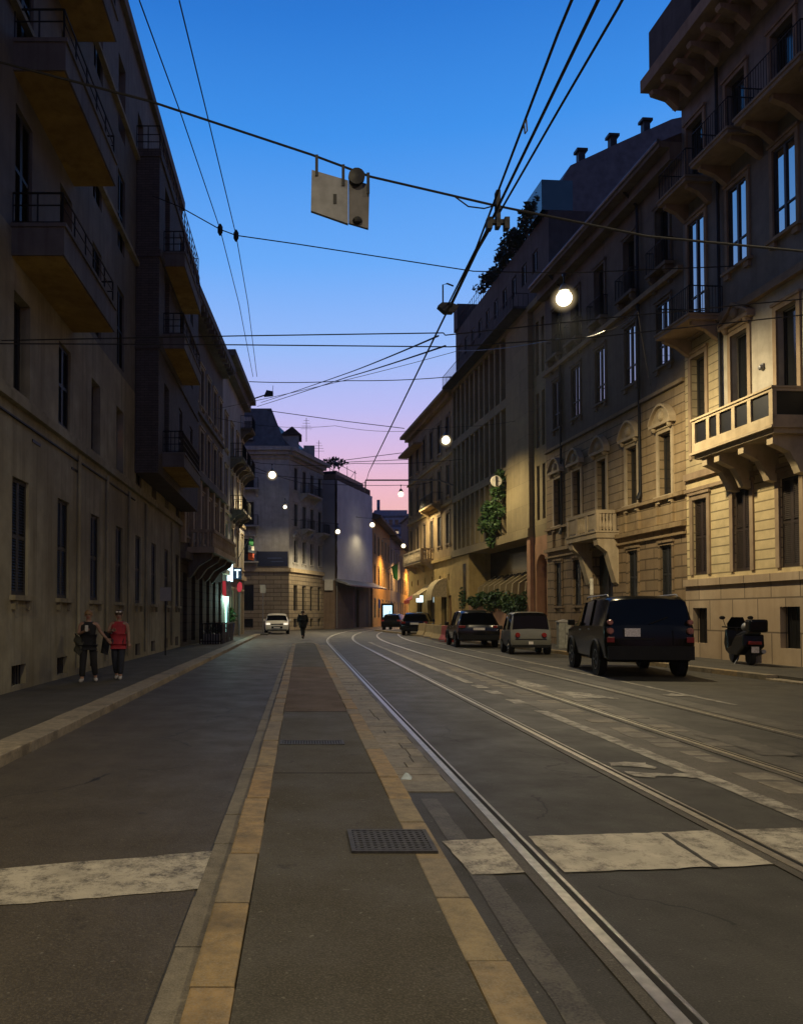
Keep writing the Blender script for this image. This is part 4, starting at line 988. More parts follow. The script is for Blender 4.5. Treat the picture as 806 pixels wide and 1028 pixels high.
street_lamp(8.5, 45.6, 11.9, LP*.5, 'bright street lamp hanging before the finned block, lower than the biggest lamp', tilt=-8, scale=.9)
street_lamp(8.5, 66.2, 11.9, LP*.6, 'street lamp against pink sky left of the yellow corner house', tilt=-6, scale=.8)
street_lamp(8.45, 92.3, 12.3, LP*.07, 'small street lamp at the right edge of the wrapped building')
street_lamp(-2.1, 57.0, 11.9, LP*.55, 'bright street lamp hanging in front of the pale corner house')
street_lamp(3.7, 78.0, 9.97, LP*.7, 'small street lamp in front of the pale netting', scale=.8)
street_lamp(-1.5, 74.0, 11.9, LP*.12, 'dim little street lamp low before the corner house balconies', scale=.6)
for u_, d_, lb, pw in ((9, 3.2, 'tiny lamp in front of the low ochre orange house', 1.3), (27, 2.6, 'tiny lamp under the eave of the mauve house', 1.0)):
    v_ = FO.w(u_, d_, 0); street_lamp(v_.x, v_.y, 11.2, LP*pw, lb, (1, .58, .2), 0, 1.0); c_ = FO.w(u_, .05, 0)
v_ = FO.w(55, 3.4, 0)
street_lamp(v_.x, v_.y, 12.2, LP*2.5, 'tiny lamp beside the farthest bright orange house', (1, .58, .2), 0, 1.2)

def wire(pts, r, label, group='overhead cables', sag=.0, name='overhead_wire', extra=None, mat='cable'):
    pts = [Vector(p) for p in pts]; path = []
    for a, b in zip(pts[:-1], pts[1:]):
        for k in range(8):
            t = k/8; p = a.lerp(b, t); p.z -= sag*4*t*(1-t); path.append(p)
    path.append(pts[-1]); m = MB(); m.tube(path, r, 6)
    if extra: extra(m)
    return single(name, m, M[mat], label, 'cable', group)
P = at_y
wire([(-5.6, 9.35, 9.3), P(0, 62, 9.35), P(150, 101, 9.35), P(313, 155, 9.35), P(372, 177, 9.35), P(497, 206, 9.35), P(650, 237, 9.35), P(806, 252, 9.35), (15.3, 9.35, 6.6)], .0135, 'thick span cable holding the square grey sign, crossing the whole street',
     extra=lambda m: m.tube([P(455, 196, 9.35), P(470, 207, 9.33), P(486, 209, 9.33), P(497, 206, 9.35)], .009, 5))
def clamp(m):
    c = P(499, 206, 9.35)
    m.box(c.x-.02, c.x+.03, 9.3, 9.4, 6.3, 6.75).box(c.x-.12, c.x+.14, 9.32, 9.38, 6.35, 6.4).box(c.x-.13, c.x-.07, 9.3, 9.4, 6.28, 6.42).box(c.x+.08, c.x+.14, 9.3, 9.4, 6.28, 6.42)
wire([(2.33, -4, 6.44), (2.33, 9.35, 6.44), (2.33, 25, 6.5), P(370.2, 474, 40), P(368, 482, 59.3)], .017, 'middle tram contact wire with clamp at the thick span cable', extra=clamp)
wire([(1.95, -4, 6.5), P(560, 33, 6.4), P(495, 205, 9.35), P(478, 249, 10.5), P(449, 307, 12.4)], .014, 'left tram wire joining the contact wire at the black junction fitting', extra=lambda m: m.tube([P(528, 117, 7.6), P(529, 131, 7.6), P(527, 134, 7.6), P(526, 124, 7.6), P(528, 117, 7.6)], .008, 5))
wire([(2.62, -4, 6.5), P(620, 8, 6.2), P(560, 111, 7.6), P(502, 212, 9.35), P(479, 252, 10.6), P(452, 309, 12.4)], .014, 'right tram wire joining the contact wire at the black junction fitting')
o = thing('junction_fitting', P(449, 308, 12.4), 'black diamond shaped fitting with upright hook where tram wires meet', 'wire fitting', None)
m = MB(); m.prism([(-.16, 0), (-.05, -.1), (.08, -.1), (.17, 0), (.05, .05), (-.1, .05)], 'y', -.07, .07); part('body', m, M['black'], o)
m = MB(); m.tube([(-.07, 0, .05), (-.07, 0, .36), (.0, 0, .38), (.1, 0, .34)], .013, 6); part('hook', m, M['black'], o)
wire([(-5.6, 14.5, 6.75), P(240, 337, 14.4), P(445, 334, 14.4), (2.7, 14.5, 6.85), P(620, 318, 14.4), P(806, 300, 14.4), (14.9, 14.6, 8.0)], .011, 'upper of two thin level cables across the street below the lamp')
wire([(-5.6, 14.3, 6.62), P(240, 346, 14.3), P(452, 348, 14.3), P(600, 338, 14.3), P(806, 316, 14.3), (14.95, 14.3, 7.6)], .011, 'lower of two thin level cables across the street below the lamp')
wire([P(440, 337, 14.4), P(350, 374, 30), P(262, 404, 58)], .017, 'upper of two cables slanting down left to the corner house', sag=.02)
wire([P(447, 347, 14.4), P(350, 378, 30), P(258, 408, 58)], .017, 'lower of two cables slanting down left to the corner house', sag=.02)
def clips(m):
    for px, py in ((221, 230), (237, 236)):
        c = P(px, py, 25); m.tube([c+Vector((0, 0, .18)), c+Vector((0, 0, .08)), c-Vector((0, 0, .1)), c-Vector((0, 0, .2))], [.03, .085, .085, .03], 8)
wire([(-4.8, 25, 15.2), P(180, 207, 25), P(221, 230, 25), P(237, 236, 25), P(300, 245, 25), P(475, 272, 25), (8.5, 25, 12.66), (14.15, 25, 12.9)], .017, 'cable with two dark insulators that carries the biggest lamp', extra=clips)
wire([P(140, 0, 14), P(182, 115, 18), P(221, 230, 25), P(240, 305, 32), P(254, 378, 42)], .014, 'left of two thin feeder cables high over the left lane')
wire([P(180, 0, 14), P(208, 115, 18), P(237, 236, 25), P(249, 305, 32), P(258, 378, 42)], .014, 'right of two thin feeder cables high over the left lane')
wire([(8.5, 45.6, 12.62), (2, 45.6, 12.7), (-5.1, 45.6, 13.2)], .012, 'thin cable from the second lamp across to the dark left house', sag=.3)
wire([(8.5, 45.6, 12.62), (12.7, 45.6, 13.0)], .012, 'short cable from the second lamp to the finned block', sag=.1)
wire([P(250, 383, 57), P(350, 382, 57), P(453, 378, 57)], .03, 'faint cable crossing sky from the left cornice to the yellow house eave', sag=.1)
wire([P(268, 412, 76), P(340, 422, 76), P(406, 430, 76)], .035, 'faint cable just above the corner house attic')
wire([P(345, 462, 86), P(408, 454, 86)], .035, 'upper faint cable low in the pink sky'); wire([P(345, 464, 88), P(416, 461, 88)], .035, 'lower faint cable low in the pink sky')
wire([(11.65, 59.5, 11.5), P(440, 482, 59.3), P(367, 482, 59.3), (4.9, 59.3, 11.0)], .06, 'stout bracket arm reaching over the road from the finned block', name='bracket_arm', mat='steel')
wire([(4.95, 59.3, 11.7), (3.3, 59.3, 11.9), (-4.2, 59.3, 12.6)], .02, 'thin cable from the stout bracket arm to the left row', sag=.2)
wire([(-4.6, 57, 13.2), (-2.1, 57, 12.66), (4, 57, 12.7), (11.8, 57, 13.0)], .02, 'cable that carries the lamp before the corner house', sag=.15)
wire([(11.2, 66.2, 12.9), (8.5, 66.2, 12.62), (0, 66, 12.8), (-3.9, 60, 13.1)], .025, 'cable that carries the lamp in the pink sky', sag=.1)
wire([(12.5, 92.0, 13.3), (8.45, 92.3, 13.02), (6.4, 93.0, 13.3)], .025, 'cable that carries the lamp at the edge of the wrapped building', sag=.05)
wire([(3.7, 78, 10.69), (-1.0, 78.6, 11.2)], .02, 'short cable that carries the lamp before the netting'); wire([(-1.5, 74, 12.62), (-1.3, 78, 12.8)], .02, 'short cable that carries the dim lamp by the corner house')
wire([FO.w(9, 3.2, 11.92), FO.w(9, .3, 12.2)], .03, 'short cable that carries the lamp before the low ochre house'); wire([FO.w(27, 2.6, 11.92), FO.w(27, .3, 12.2)], .03, 'short cable that carries the lamp under the mauve eave'); wire([FO.w(55, 3.4, 12.92), FO.w(55, .3, 13.2)], .03, 'short cable that carries the lamp by the farthest orange house')
wire([(-5.6, 1.0, 12.9), (-1.9, 1.0, 12.62), (15.9, 1.0, 13.2)], .014, 'cable that carries the lamp above the left lane')
wire([(-5.6, 4.4, 13), (8.5, 4.4, 12.62), (15.6, 4.4, 13)], .014, 'cable that carries the lamp above the foreground roadway')
wire([FR.w(30.5, .1, 10.6), P(640, 312, 26.5), P(607, 332, 25.2), P(560, 340, 28), P(460, 352, 40), (-4.8, 41, 12.4)], .014, 'slack pale cable glinting under the biggest lamp', sag=.12, mat='steel')
# hanging sign on the thick cable
c = P(342, 170, 9.3); o = thing('hanging_sign', c, 'square grey sign seen from behind, hanging on the thick cable', 'sign')
m = MB(); m.add([(-.35, 0, .0), (.09, 0, -.13), (.09, 0, -.66), (-.36, 0, -.5), (-.35, .05, .0), (.09, .05, -.13), (.09, .05, -.66), (-.36, .05, -.5)], [(0, 1, 2, 3), (7, 6, 5, 4), (0, 4, 5, 1), (1, 5, 6, 2), (2, 6, 7, 3), (3, 7, 4, 0)]); part('panel', m, plain('sign_back_panel', (.2, .205, .22), .5), o)
m = MB(); m.add([(.098, .02, -.1), (.35, .02, -.17), (.335, .02, -.71), (.098, .02, -.64), (.098, .06, -.1), (.35, .06, -.17), (.335, .06, -.71), (.098, .06, -.64)], [(0, 1, 2, 3), (7, 6, 5, 4), (0, 4, 5, 1), (1, 5, 6, 2), (2, 6, 7, 3), (3, 7, 4, 0)]); part('panel', m, plain('sign_side_panel', (.11, .105, .105), .55), o)
m = MB(); m.lathe([(.02, -.06), (.1, -.05), (.1, .0), (.06, .01), (.06, .04)], 14, (.19, .0, -.1), 'y'); part('fixture', m, M['black'], o); part('cable_gland', MB().ball((.2, -.0, -.62), (.06, .04, .045), 8, 6), M['black'], o)
m = MB()
for x, z in ((-.29, .02), (.03, -.1), (.33, -.2)): m.box(x-.018, x+.018, -.012, -.002, z-.1, z+.16)
m.box(-.09, -.05, -.006, -.001, -.42, -.3); part('strap', m, M['black'], o)
# round sign on an arm before the fins
p = P(498, 483, 47.2); o = thing('round_sign', p, 'round pale sign seen from behind with a dark upright bar, before the stone fins', 'sign')
m = MB(); m.lathe([(.02, -.02), (.33, -.02), (.345, 0), (.33, .02), (.02, .02)], 24, (0, 0, 0), 'y'); part('disc', m, M['signwhite'], o)
m = MB(); m.box(-.04, .04, -.06, -.022, -.3, .3); part('bar', m, M['black'], o)
m = MB(); w = FR.w(47.35, .1, p.z)-p; m.tube([(0, -.04, .0), (w.x, .05, 0)], .022, 6); part('arm', m, M['steel'], o)

# ================================================================== SHOP FRONT, FLAGS, SIGNS, FURNITURE
sx = F3.w(15.6, .03, 0)
o = thing('shop_sign', (-4.85, 51.5, 3.9), 'lit projecting shop sign with bright white box between two blue panels', 'shop sign')
part('panel', MB().box(-.95, -.32, 0, .12, .05, .95), M['banner'], o); part('panel', MB().box(.36, .95, 0, .12, .05, .8), M['banner'], o)
m = MB(); m.box(-.31, .35, -.08, .2, -.1, 1.05); part('light_box', m, emis('cyan_box', (.62, .9, 1), 2.6), o)
gl = emis('letter_glow', (.85, .92, 1), 1.0)
m = MB(); m.box(-.85, -.42, -.03, -.002, .7, .82).box(-.69, -.58, -.03, -.002, .15, .7); part('letter', m, gl, o)
m = MB(); m.box(.46, .88, -.03, -.002, .6, .7).box(.62, .72, -.03, -.002, .13, .6); part('letter', m, gl, o)
o = thing('lit_doorway', (-4.95, 50.2, .12), 'glowing cold white shop doorway under the lit sign', 'doorway')
m = MB(); m.box(-.2, .2, 0, .1, 0, 3.3); part('light_panel', m, emis('cold_shop_light', (.5, .95, .88), 1.3), o)
m = MB(); m.box(-.32, -.2, -.05, .15, 0, 3.45).box(.2, .32, -.05, .15, 0, 3.45).box(-.2, .2, -.05, .15, 3.3, 3.45); part('frame', m, M['steel'], o)
l = bpy.data.lights.new('shop_light', 'POINT'); l.energy = 170; l.color = (.55, 1, .92); l.shadow_soft_size = .3; lo = link('shop_light', l, o); lo.location = (.5, -.5, 2.6)
o = thing('small_flag', (-4.75, 49.4, 2.75), 'red and white pennant beside the glowing doorway', 'flag')
m = MB(); m.add([(-.35, 0, 1.0), (0, .05, 1.0), (.05, 0, .0), (-.3, .05, .1)], [(0, 1, 2, 3)]); part('red_cloth', m, emis('red_cloth_glow', (.8, .06, .08), .35), o)  # cloth is no lamp; its lit look is emission in the material
m = MB(); m.add([(.0, .05, 1.0), (.32, 0, 1.0), (.35, .05, .0), (.05, 0, 0)], [(0, 1, 2, 3)]); part('white_cloth', m, M['white'], o)
o = thing('neon_sign', (-4.35, 55.4, 2.75), 'red glowing neon sign on a pale post', 'sign')
m = MB(); m.prism([(-.08, .45), (.1, .5), (.2, .75), (.16, 1.1), (.0, 1.2), (-.15, 1.0), (-.18, .7)], 'y', -.05, .05); part('tube_shape', m, emis('red_neon', (.85, .04, .07), .35), o, bevel=.03)
m = MB(); m.tube([(0, .02, -2.63), (0, .02, .45)], .08, 8); part('post', m, M['signback'], o)
o = thing('sign_post', (-1.55-.0, 61.6, .118), 'slim grey pole with small dark plate beside the white car', 'sign post')
m = MB(); m.tube([(0, 0, 0), (0, 0, 3.9)], .05, 8); part('pole', m, M['steel'], o)
m = MB(); m.box(-.22, .22, -.05, -.02, 3.2, 3.85); part('plate', m, M['signback'], o)
o.location = (-3.0, 62.0, .118)
# flag on the left row
p = F3.w(20.5, 0, 5.6); o = thing('flag', p, 'green white and red flag hanging from a slanted pole on the left row', 'flag')
m = MB(); m.tube([(0, 0, 0), (.9, -.15, 1.7)], .03, 6); part('pole', m, M['steel'], o)
for i, c in enumerate(('green', 'white', 'red')):
    m = MB(); n = 6; z0 = 1.6-i*.25
    a = [(.86+.02*math.sin(k), -.14+.12*math.sin(k*1.7+i), z0-k*.17-i*.28) for k in range(4)]
    w = .42 if i else .3
    m.add([(x-w*.5+.1, y, z) for x, y, z in a]+[(x+w*.5+.1, y+.1*math.cos(k), z-.1) for k, (x, y, z) in enumerate(a)], [(k, k+1, 5+k, 4+k) for k in range(3)])
    part(c+'_stripe', m, M[c], o)
p = FC.w(5.3, .25, 6.4); o = thing('banner', p, 'long navy blue banner on the pale corner house', 'banner')
m = FC.mb(); m.box(-.2, 2.9, 0, .08, 0, 1.5); part('cloth', m, M['banner'], o)
m = FC.mb(); m.box(.9, 2.3, .085, .1, .78, .88).box(1.2, 2.5, .085, .1, .45, .52); part('pale_mark', m, plain('banner_mark', (.06, .09, .2)), o)
o = thing('green_flag', FO.w(17, .1, 8.2), 'green flag hanging between the orange and mauve houses', 'flag')
m = MB(); m.tube([(0, 0, 0), (1.6, -1.2, 1.2)], .05, 6); part('pole', m, M['steel'], o)
m = MB(); m.add([(.6, -.5, .5), (1.5, -1.1, 1.1), (1.4, -1.3, -1.6), (.9, -.6, -1.2)], [(0, 1, 2, 3)]); part('cloth', m, M['green'], o)
m = MB(); m.add([(1.5, -1.12, 1.1), (1.75, -1.3, 1.2), (1.8, -1.2, -1.2), (1.4, -1.32, -1.6)], [(0, 1, 2, 3)]); part('cloth', m, M['white'], o)
# lit advertising panel and blue sign at the bend
p = at_z(389, 629.5, .0); o = thing('advertising_panel', p, 'backlit white advertising panel in a black frame at the bend', 'lightbox')
o.scale = (.72, 1, .85)
m = MB(); m.box(-1.15, 1.15, -.15, .15, 0, .7).box(-1.15, -.8, -.15, .15, .7, 3.6).box(.8, 1.15, -.15, .15, .7, 3.6).box(-.8, .8, -.15, .15, 3.3, 3.6); part('frame', m, M['black'], o)
m = MB(); m.box(-.8, .8, -.1, .1, .7, 3.3); part('screen', m, emis('panel_glow', (.55, .85, 1), 1.5), o)
m = MB(); m.tube([(-.75, -.13, 1.7), (-.2, -.13, 1.75), (.3, -.13, 2.0), (.5, -.13, 2.5)], .06, 6); part('picture_mark', m, M['banner'], o)
p = at_z(378.5, 629, .0); o = thing('blue_sign', p, 'small square blue road sign on a pole before the orange house', 'road sign')
m = MB(); m.tube([(0, 0, 0), (0, 0, 4.0)], .05, 8); part('pole', m, M['steel'], o)
m = MB(); m.box(-.45, .45, -.1, -.05, 2.5, 3.6); part('plate', m, M['signblue'], o)
m = MB(); m.box(-.2, .2, -.115, -.1, 2.75, 3.35); part('symbol', m, M['white'], o)
p = at_z(427, 630, .12); o = thing('notice_sign', p, 'white rectangular sign with dark mark on a pole near the awning', 'road sign')
m = MB(); m.tube([(0, 0, 0), (0, 0, 3.9)], .04, 8); part('pole', m, M['steel'], o)
m = MB(); m.box(-.32, .32, -.08, -.04, 2.5, 3.8); part('plate', m, M['signwhite'], o)
m = MB(); m.ball((0, -.09, 3.35), (.14, .02, .16), 10, 6); part('symbol', m, M['redplastic'], o)
# cabinet and slim post on the right pavement
p = at_z(566, 651, .12); o = thing('utility_cabinet', p, 'grey utility cabinet with pitched cap on the right pavement by the palazzo', 'cabinet')
m = MB(); m.box(-.3, .3, -.2, .2, 0, .12).box(-.27, .27, -.18, .18, .12, 1.15); part('body', m, plain('cabinet_grey', (.24, .24, .21), .6), o, bevel=.01)
m = MB(); m.prism([(-.3, 1.15), (.3, 1.15), (.3, 1.2), (.0, 1.28), (-.3, 1.2)], 'y', -.21, .21); part('cap', m, M['signback'], o)
m = MB(); m.box(-.01, .0, -.19, -.181, .2, 1.1).box(.05, .09, -.2, -.18, .6, .7); part('door_lock', m, M['black'], o)
p = at_z(594.5, 652, .12); o = thing('marker_post', p, 'slim pale post standing before the palazzo portal', 'post')
m = MB(); m.tube([(0, 0, 0), (0, 0, 3.1)], .05, 8); part('pole', m, M['signback'], o)
m = MB(); m.tube([(0, 0, 2.35), (0, 0, 3.05)], .075, 10); part('sleeve', m, M['signwhite'], o)

# concrete blocks and plastic barriers
def jersey(px, py, label, mat, l=1.35):
    p = at_z(px, py); o = thing('road_barrier', p, label, 'barrier', 'concrete blocks by the parked cars', math.atan2(1, -.0726))
    m = MB(); m.prism([(-.3, 0), (.3, 0), (.3, .15), (.16, .42), (.12, .95), (-.12, .95), (-.16, .42), (-.3, .15)], 'x', -l/2, l/2)
    part('block', m, M[mat], o, bevel=.02)
    m = MB(); m.tube([(-l*.25, 0, .9), (-l*.25, 0, 1.02), (-l*.1, 0, 1.02), (-l*.1, 0, .9)], .02, 6); m.box(-l*.4, l*.4, -.302, .302, .03, .1); part('lifting_loop', m, M['steel'], o)
jersey(425, 639, 'ochre concrete block, farthest of the row beside the black hatchback', 'jersey', 2.1)
jersey(433, 641, 'ochre concrete block in the middle of the row', 'jersey', 2.1)
jersey(441, 643, 'ochre concrete block next to the red one', 'jersey', 2.1)
jersey(448.5, 644.5, 'red plastic block at the near end of the concrete row', 'redplastic', 1.5)
for px, py, mat, lab in ((341, 628, 'redplastic', 'red plastic barrier, leftmost before the hoarding'), (347.5, 628, 'whiteplastic', 'white plastic barrier left of the hoarding door'), (359, 627.6, 'redplastic', 'red plastic barrier right of the hoarding door'), (365.5, 627.4, 'whiteplastic', 'white plastic barrier, rightmost before the hoarding')):
    p = at_z(px, py, 0); o = thing('plastic_barrier', p, lab, 'barrier', 'plastic barriers before the hoarding', .2)
    m = MB(); m.prism([(-.28, 0), (.28, 0), (.2, .35), (.12, 1.15), (-.12, 1.15), (-.2, .35)], 'x', -.85, .85); part('shell', m, M[mat], o, bevel=.03)
    m = MB(); m.box(-.6, -.3, -.24, -.2, .12, .28).box(.3, .6, -.24, -.2, .12, .28); part('fork_slot', m, M['black'], o)
# restaurant terrace : low railings with planters, and potted shrubs
for i in range(3):
    y = 39.6+i*2.2; o = thing('terrace_fence', (-4.55, y, .12), 'dark slatted terrace fence on the left pavement, %s of three' % ('nearest', 'middle', 'farthest')[i], 'fence', 'restaurant terrace fences')
    m = MB(); m.box(-.6, .5, -.02, .02, 1.0, 1.05).box(-.6, .5, -.02, .02, .12, .17)
    for k in range(9): x = -.58+k*.133; m.box(x, x+.06, -.012, .012, .0, 1.0)
    part('slats', m, M['black'], o)
    m = MB(); m.box(.55, .6, -.02, 2.0, 1.0, 1.05)
    for k in range(12): m.box(.56, .58, .05+k*.16, .12+k*.16, 0, 1.0)
    part('slats', m, M['black'], o)
    o = thing('planter_box', (-4.55, y+.4, .12), 'pale planter box behind the terrace fence, %s of three' % ('nearest', 'middle', 'farthest')[i], 'planter', 'terrace planters')
    m = MB(); m.box(-.5, .4, 0, .4, 0, .5); part('box', m, M['signback'], o)
    m = MB(); m.leaves((-.05, .2, .65), (.45, .22, .2), 90, .08); part('foliage', m, M['leafd'], o, recalc=False)
p = at_z(230.5, 639.5, .12); o = thing('potted_shrub', p, 'round green shrub in a dark pot beside the glowing doorway', 'shrub')
m = MB(); m.lathe([(.25, 0), (.36, .9), (.4, .95), (.34, .95)], 14); part('pot', m, M['banner'], o)
m = MB(); m.leaves((0, 0, 1.4), (.5, .5, .6), 420, .12); part('foliage', m, M['leaf'], o, recalc=False)
p = at_z(169.5, 640, .12)
o = thing('traffic_post', at_z(166, 658, .12), 'thin dark post with small plate at the left pavement kerb', 'sign post')
m = MB(); m.tube([(0, 0, 0), (0, 0, 2.5)], .03, 8); part('pole', m, M['black'], o)
m = MB(); m.box(-.2, .2, -.05, -.03, 2.0, 2.5); part('plate', m, M['signback'], o)
# floodlight on the left cornice, antenna on the corner house
o = thing('floodlight', F3.w(23.6, .9, 18.3), 'unlit floodlight on an arm at the left cornice tip', 'floodlight')
m = MB(); m.tube([(0, 0, 0), (.9, -.3, .2)], .05, 6); part('arm', m, M['black'], o)
m = MB(); m.prism([(.7, .05), (1.4, .12), (1.4, .4), (.9, .5)], 'y', -.5, -.1); part('head', m, M['black'], o)
m = MB(); m.tube([(1.35, -.3, .4), (1.4, -.3, .9)], .02, 5); part('spike', m, M['black'], o)
for x, y, z, lab in ((2.0, 86.5, 18.4, 'tall television antenna at the far end of the corner house roof'), (.6, 84, 20.3, 'short television antenna on the corner house dormer')):
    o = thing('antenna', (x, y, z), lab, 'antenna', 'roof antennas')
    m = MB(); m.tube([(0, 0, 0), (0, 0, 2.6)], .03, 5); part('mast', m, M['black'], o)
    m = MB()
    for k in range(4): m.tube([(-.6+.1*k, 0, 1.4+.3*k), (.6-.1*k, 0, 1.4+.3*k)], .018, 5)
    part('elements', m, M['black'], o)
m = MB(); m.leaves((0, 0, .7), (1.7, .6, .7), 320, .2); o = single('roof_bush', m, M['leafd'], 'dark bush on the roof edge behind the scaffold', 'bush', recalc=False); o.location = P(335, 472, 92)
HAZE = .00022
# ================================================================== VEHICLES
def car(name, loc, head, label, cat, Lg, W, H, st, paint, roof_i, glass_i, wheels, wr, tl, rear_w, group='parked cars', details=None, arch=True):
    """st: stations (y, zbottom, zbelt, ztop, half width, half width at roof) from the tail (y=0) to the nose"""
    o = thing(name, loc, label, cat, group, head)
    ring_n = 9
    def ring(s):
        y, zb, zl, zt, hw, ht = s
        return [(0, y, zb), (hw*.86, y, zb), (hw*.97, y, zb+.1), (hw, y, zb+(zl-zb)*.55), (hw*.975, y, zl), (ht, y, zl+(zt-zl)*.9), (ht-.09*min(1, (zt-zl)*3), y, zt-.012), (ht*.5, y, zt+.012), (0, y, zt+.02)]
    body, sidew, rearw, windw = MB(), {1: MB(), -1: MB()}, MB(), MB()
    rs = [ring(s) for s in st]
    for i in range(len(st)-1):
        for sg in (1, -1):
            for j in range(ring_n-1):
                a, b, c, d = rs[i][j], rs[i][j+1], rs[i+1][j+1], rs[i+1][j]
                q = [(x*sg, y, z) for x, y, z in (a, b, c, d)]
                t = body
                if j == 4 and i in glass_i: t = sidew[sg]
                if i in rear_w[0] and j >= 5: t = rearw
                if i in rear_w[1] and j >= 5: t = windw
                t.add(q, [(0, 1, 2, 3)])
    for k in (0, -1):
        vs = [(x, y, z) for x, y, z in rs[k]]+[(-x, y, z) for x, y, z in rs[k][-2:0:-1]]
        body.add(vs, [tuple(range(len(vs)))])
    def mk(nm, mb, mat):
        me = mb.mesh(nm, mat); bm = bmesh.new(); bm.from_mesh(me); bmesh.ops.remove_doubles(bm, verts=bm.verts, dist=.0005)
        bmesh.ops.recalc_face_normals(bm, faces=bm.faces)
        for f in bm.faces: f.smooth = True
        for e in bm.edges:
            if len(e.link_faces) == 2 and e.calc_face_angle(0) > R(32): e.smooth = False
        bm.to_mesh(me); bm.free(); return link(nm, me, o)
    bo = mk('body', body, M[paint]); mk('side_window', sidew[1], M['carglass']); mk('side_window', sidew[-1], M['carglass']); mk('rear_window', rearw, M['carglass']); mk('windscreen', windw, M['carglass'])
    # pillars over the side glass
    for yp in details.get('pillars', []):
        for sg in (1, -1):
            m = MB()
            s = min(st, key=lambda q: abs(q[0]-yp)); zl, zt, hw, ht = s[2], s[3], s[4], s[5]
            m.tube([(sg*(hw*.975+.004), yp, zl), (sg*(ht+.004), yp, zl+(zt-zl)*.9)], .035, 6); part('pillar', m, M[paint], o)
    for y in wheels:
        for sg in (1, -1):
            s = min(st, key=lambda q: abs(q[0]-y)); hw = s[4]
            w = link('wheel', None, o); w.location = (sg*(hw-.1), y, wr); w.empty_display_size = .1
            m = MB(); m.lathe([(wr*.6, -.11), (wr*.93, -.11), (wr, -.06), (wr, .06), (wr*.93, .11), (wr*.6, .11)], 28, (0, 0, 0), 'x'); part('tyre', m, M['tyre'], w, smooth=True)
            m = MB(); m.lathe([(wr*.6, -.09), (wr*.62, .115*1), (wr*.55, .118), (wr*.5, .07), (.05, .06), (.05, .09), (.01, .09)] if sg > 0 else [(wr*.6, .09), (wr*.62, -.115), (wr*.55, -.118), (wr*.5, -.07), (.05, -.06), (.05, -.09), (.01, -.09)], 24, (0, 0, 0), 'x')
            for k in range(5):
                a = 2*PI*k/5; m.tube([(sg*.085, .05*math.cos(a), .05*math.sin(a)), (sg*.1, wr*.57*math.cos(a), wr*.57*math.sin(a))], .035, 5)
            part('rim', m, M['rim'], w)
            if arch:
                m = MB(); m.tube([(sg*(hw+.005), y+(wr+.07)*math.cos(PI*k/14), wr+(wr+.07)*math.sin(PI*k/14)) for k in range(15)], .045, 6)
                m.prism([(y+(wr+.06)*math.cos(2*PI*k/24), wr+(wr+.06)*math.sin(2*PI*k/24)) for k in range(24)], 'x', sg*(hw+.002), sg*(hw-.02)); part('wheel_arch', m, M['plastic'], o)
    for (x, y, z, sx, sy, sz, mat, nm, rnd_) in tl:
        for sg in ((1, -1) if x else (1,)):
            m = MB()
            if rnd_: m.lathe([(.005, -sy), (sx*.8, -sy), (sx, -sy*.5), (sx, sy)], 16, (sg*x, y, z), 'y')
            else: m.box(sg*x-sx, sg*x+sx, y-sy, y+sy, z-sz, z+sz)
            part(nm, m, M[mat], o, bevel=0 if rnd_ else .012)
    for (nm, mat, fn) in details.get('parts', []):
        m = MB(); fn(m); part(nm, m, M[mat], o)
    for sg in (1, -1):
        m = MB(); y, z, hw = details['mirror']
        m.box(min(sg*hw, sg*(hw+.2)), max(sg*hw, sg*(hw+.2)), y-.05, y+.07, z, z+.17); part('mirror', m, M[paint if details.get('mp') else 'plastic'], o, bevel=.03)
        for yh in details.get('handles', []):
            s = min(st, key=lambda q: abs(q[0]-yh)); m = MB(); m.box(sg*s[4]*.985-.015, sg*s[4]*.985+.015, yh-.1, yh+.1, s[2]-.12, s[2]-.085); part('handle', m, M['steel'], o)
    return o
HD = -.05
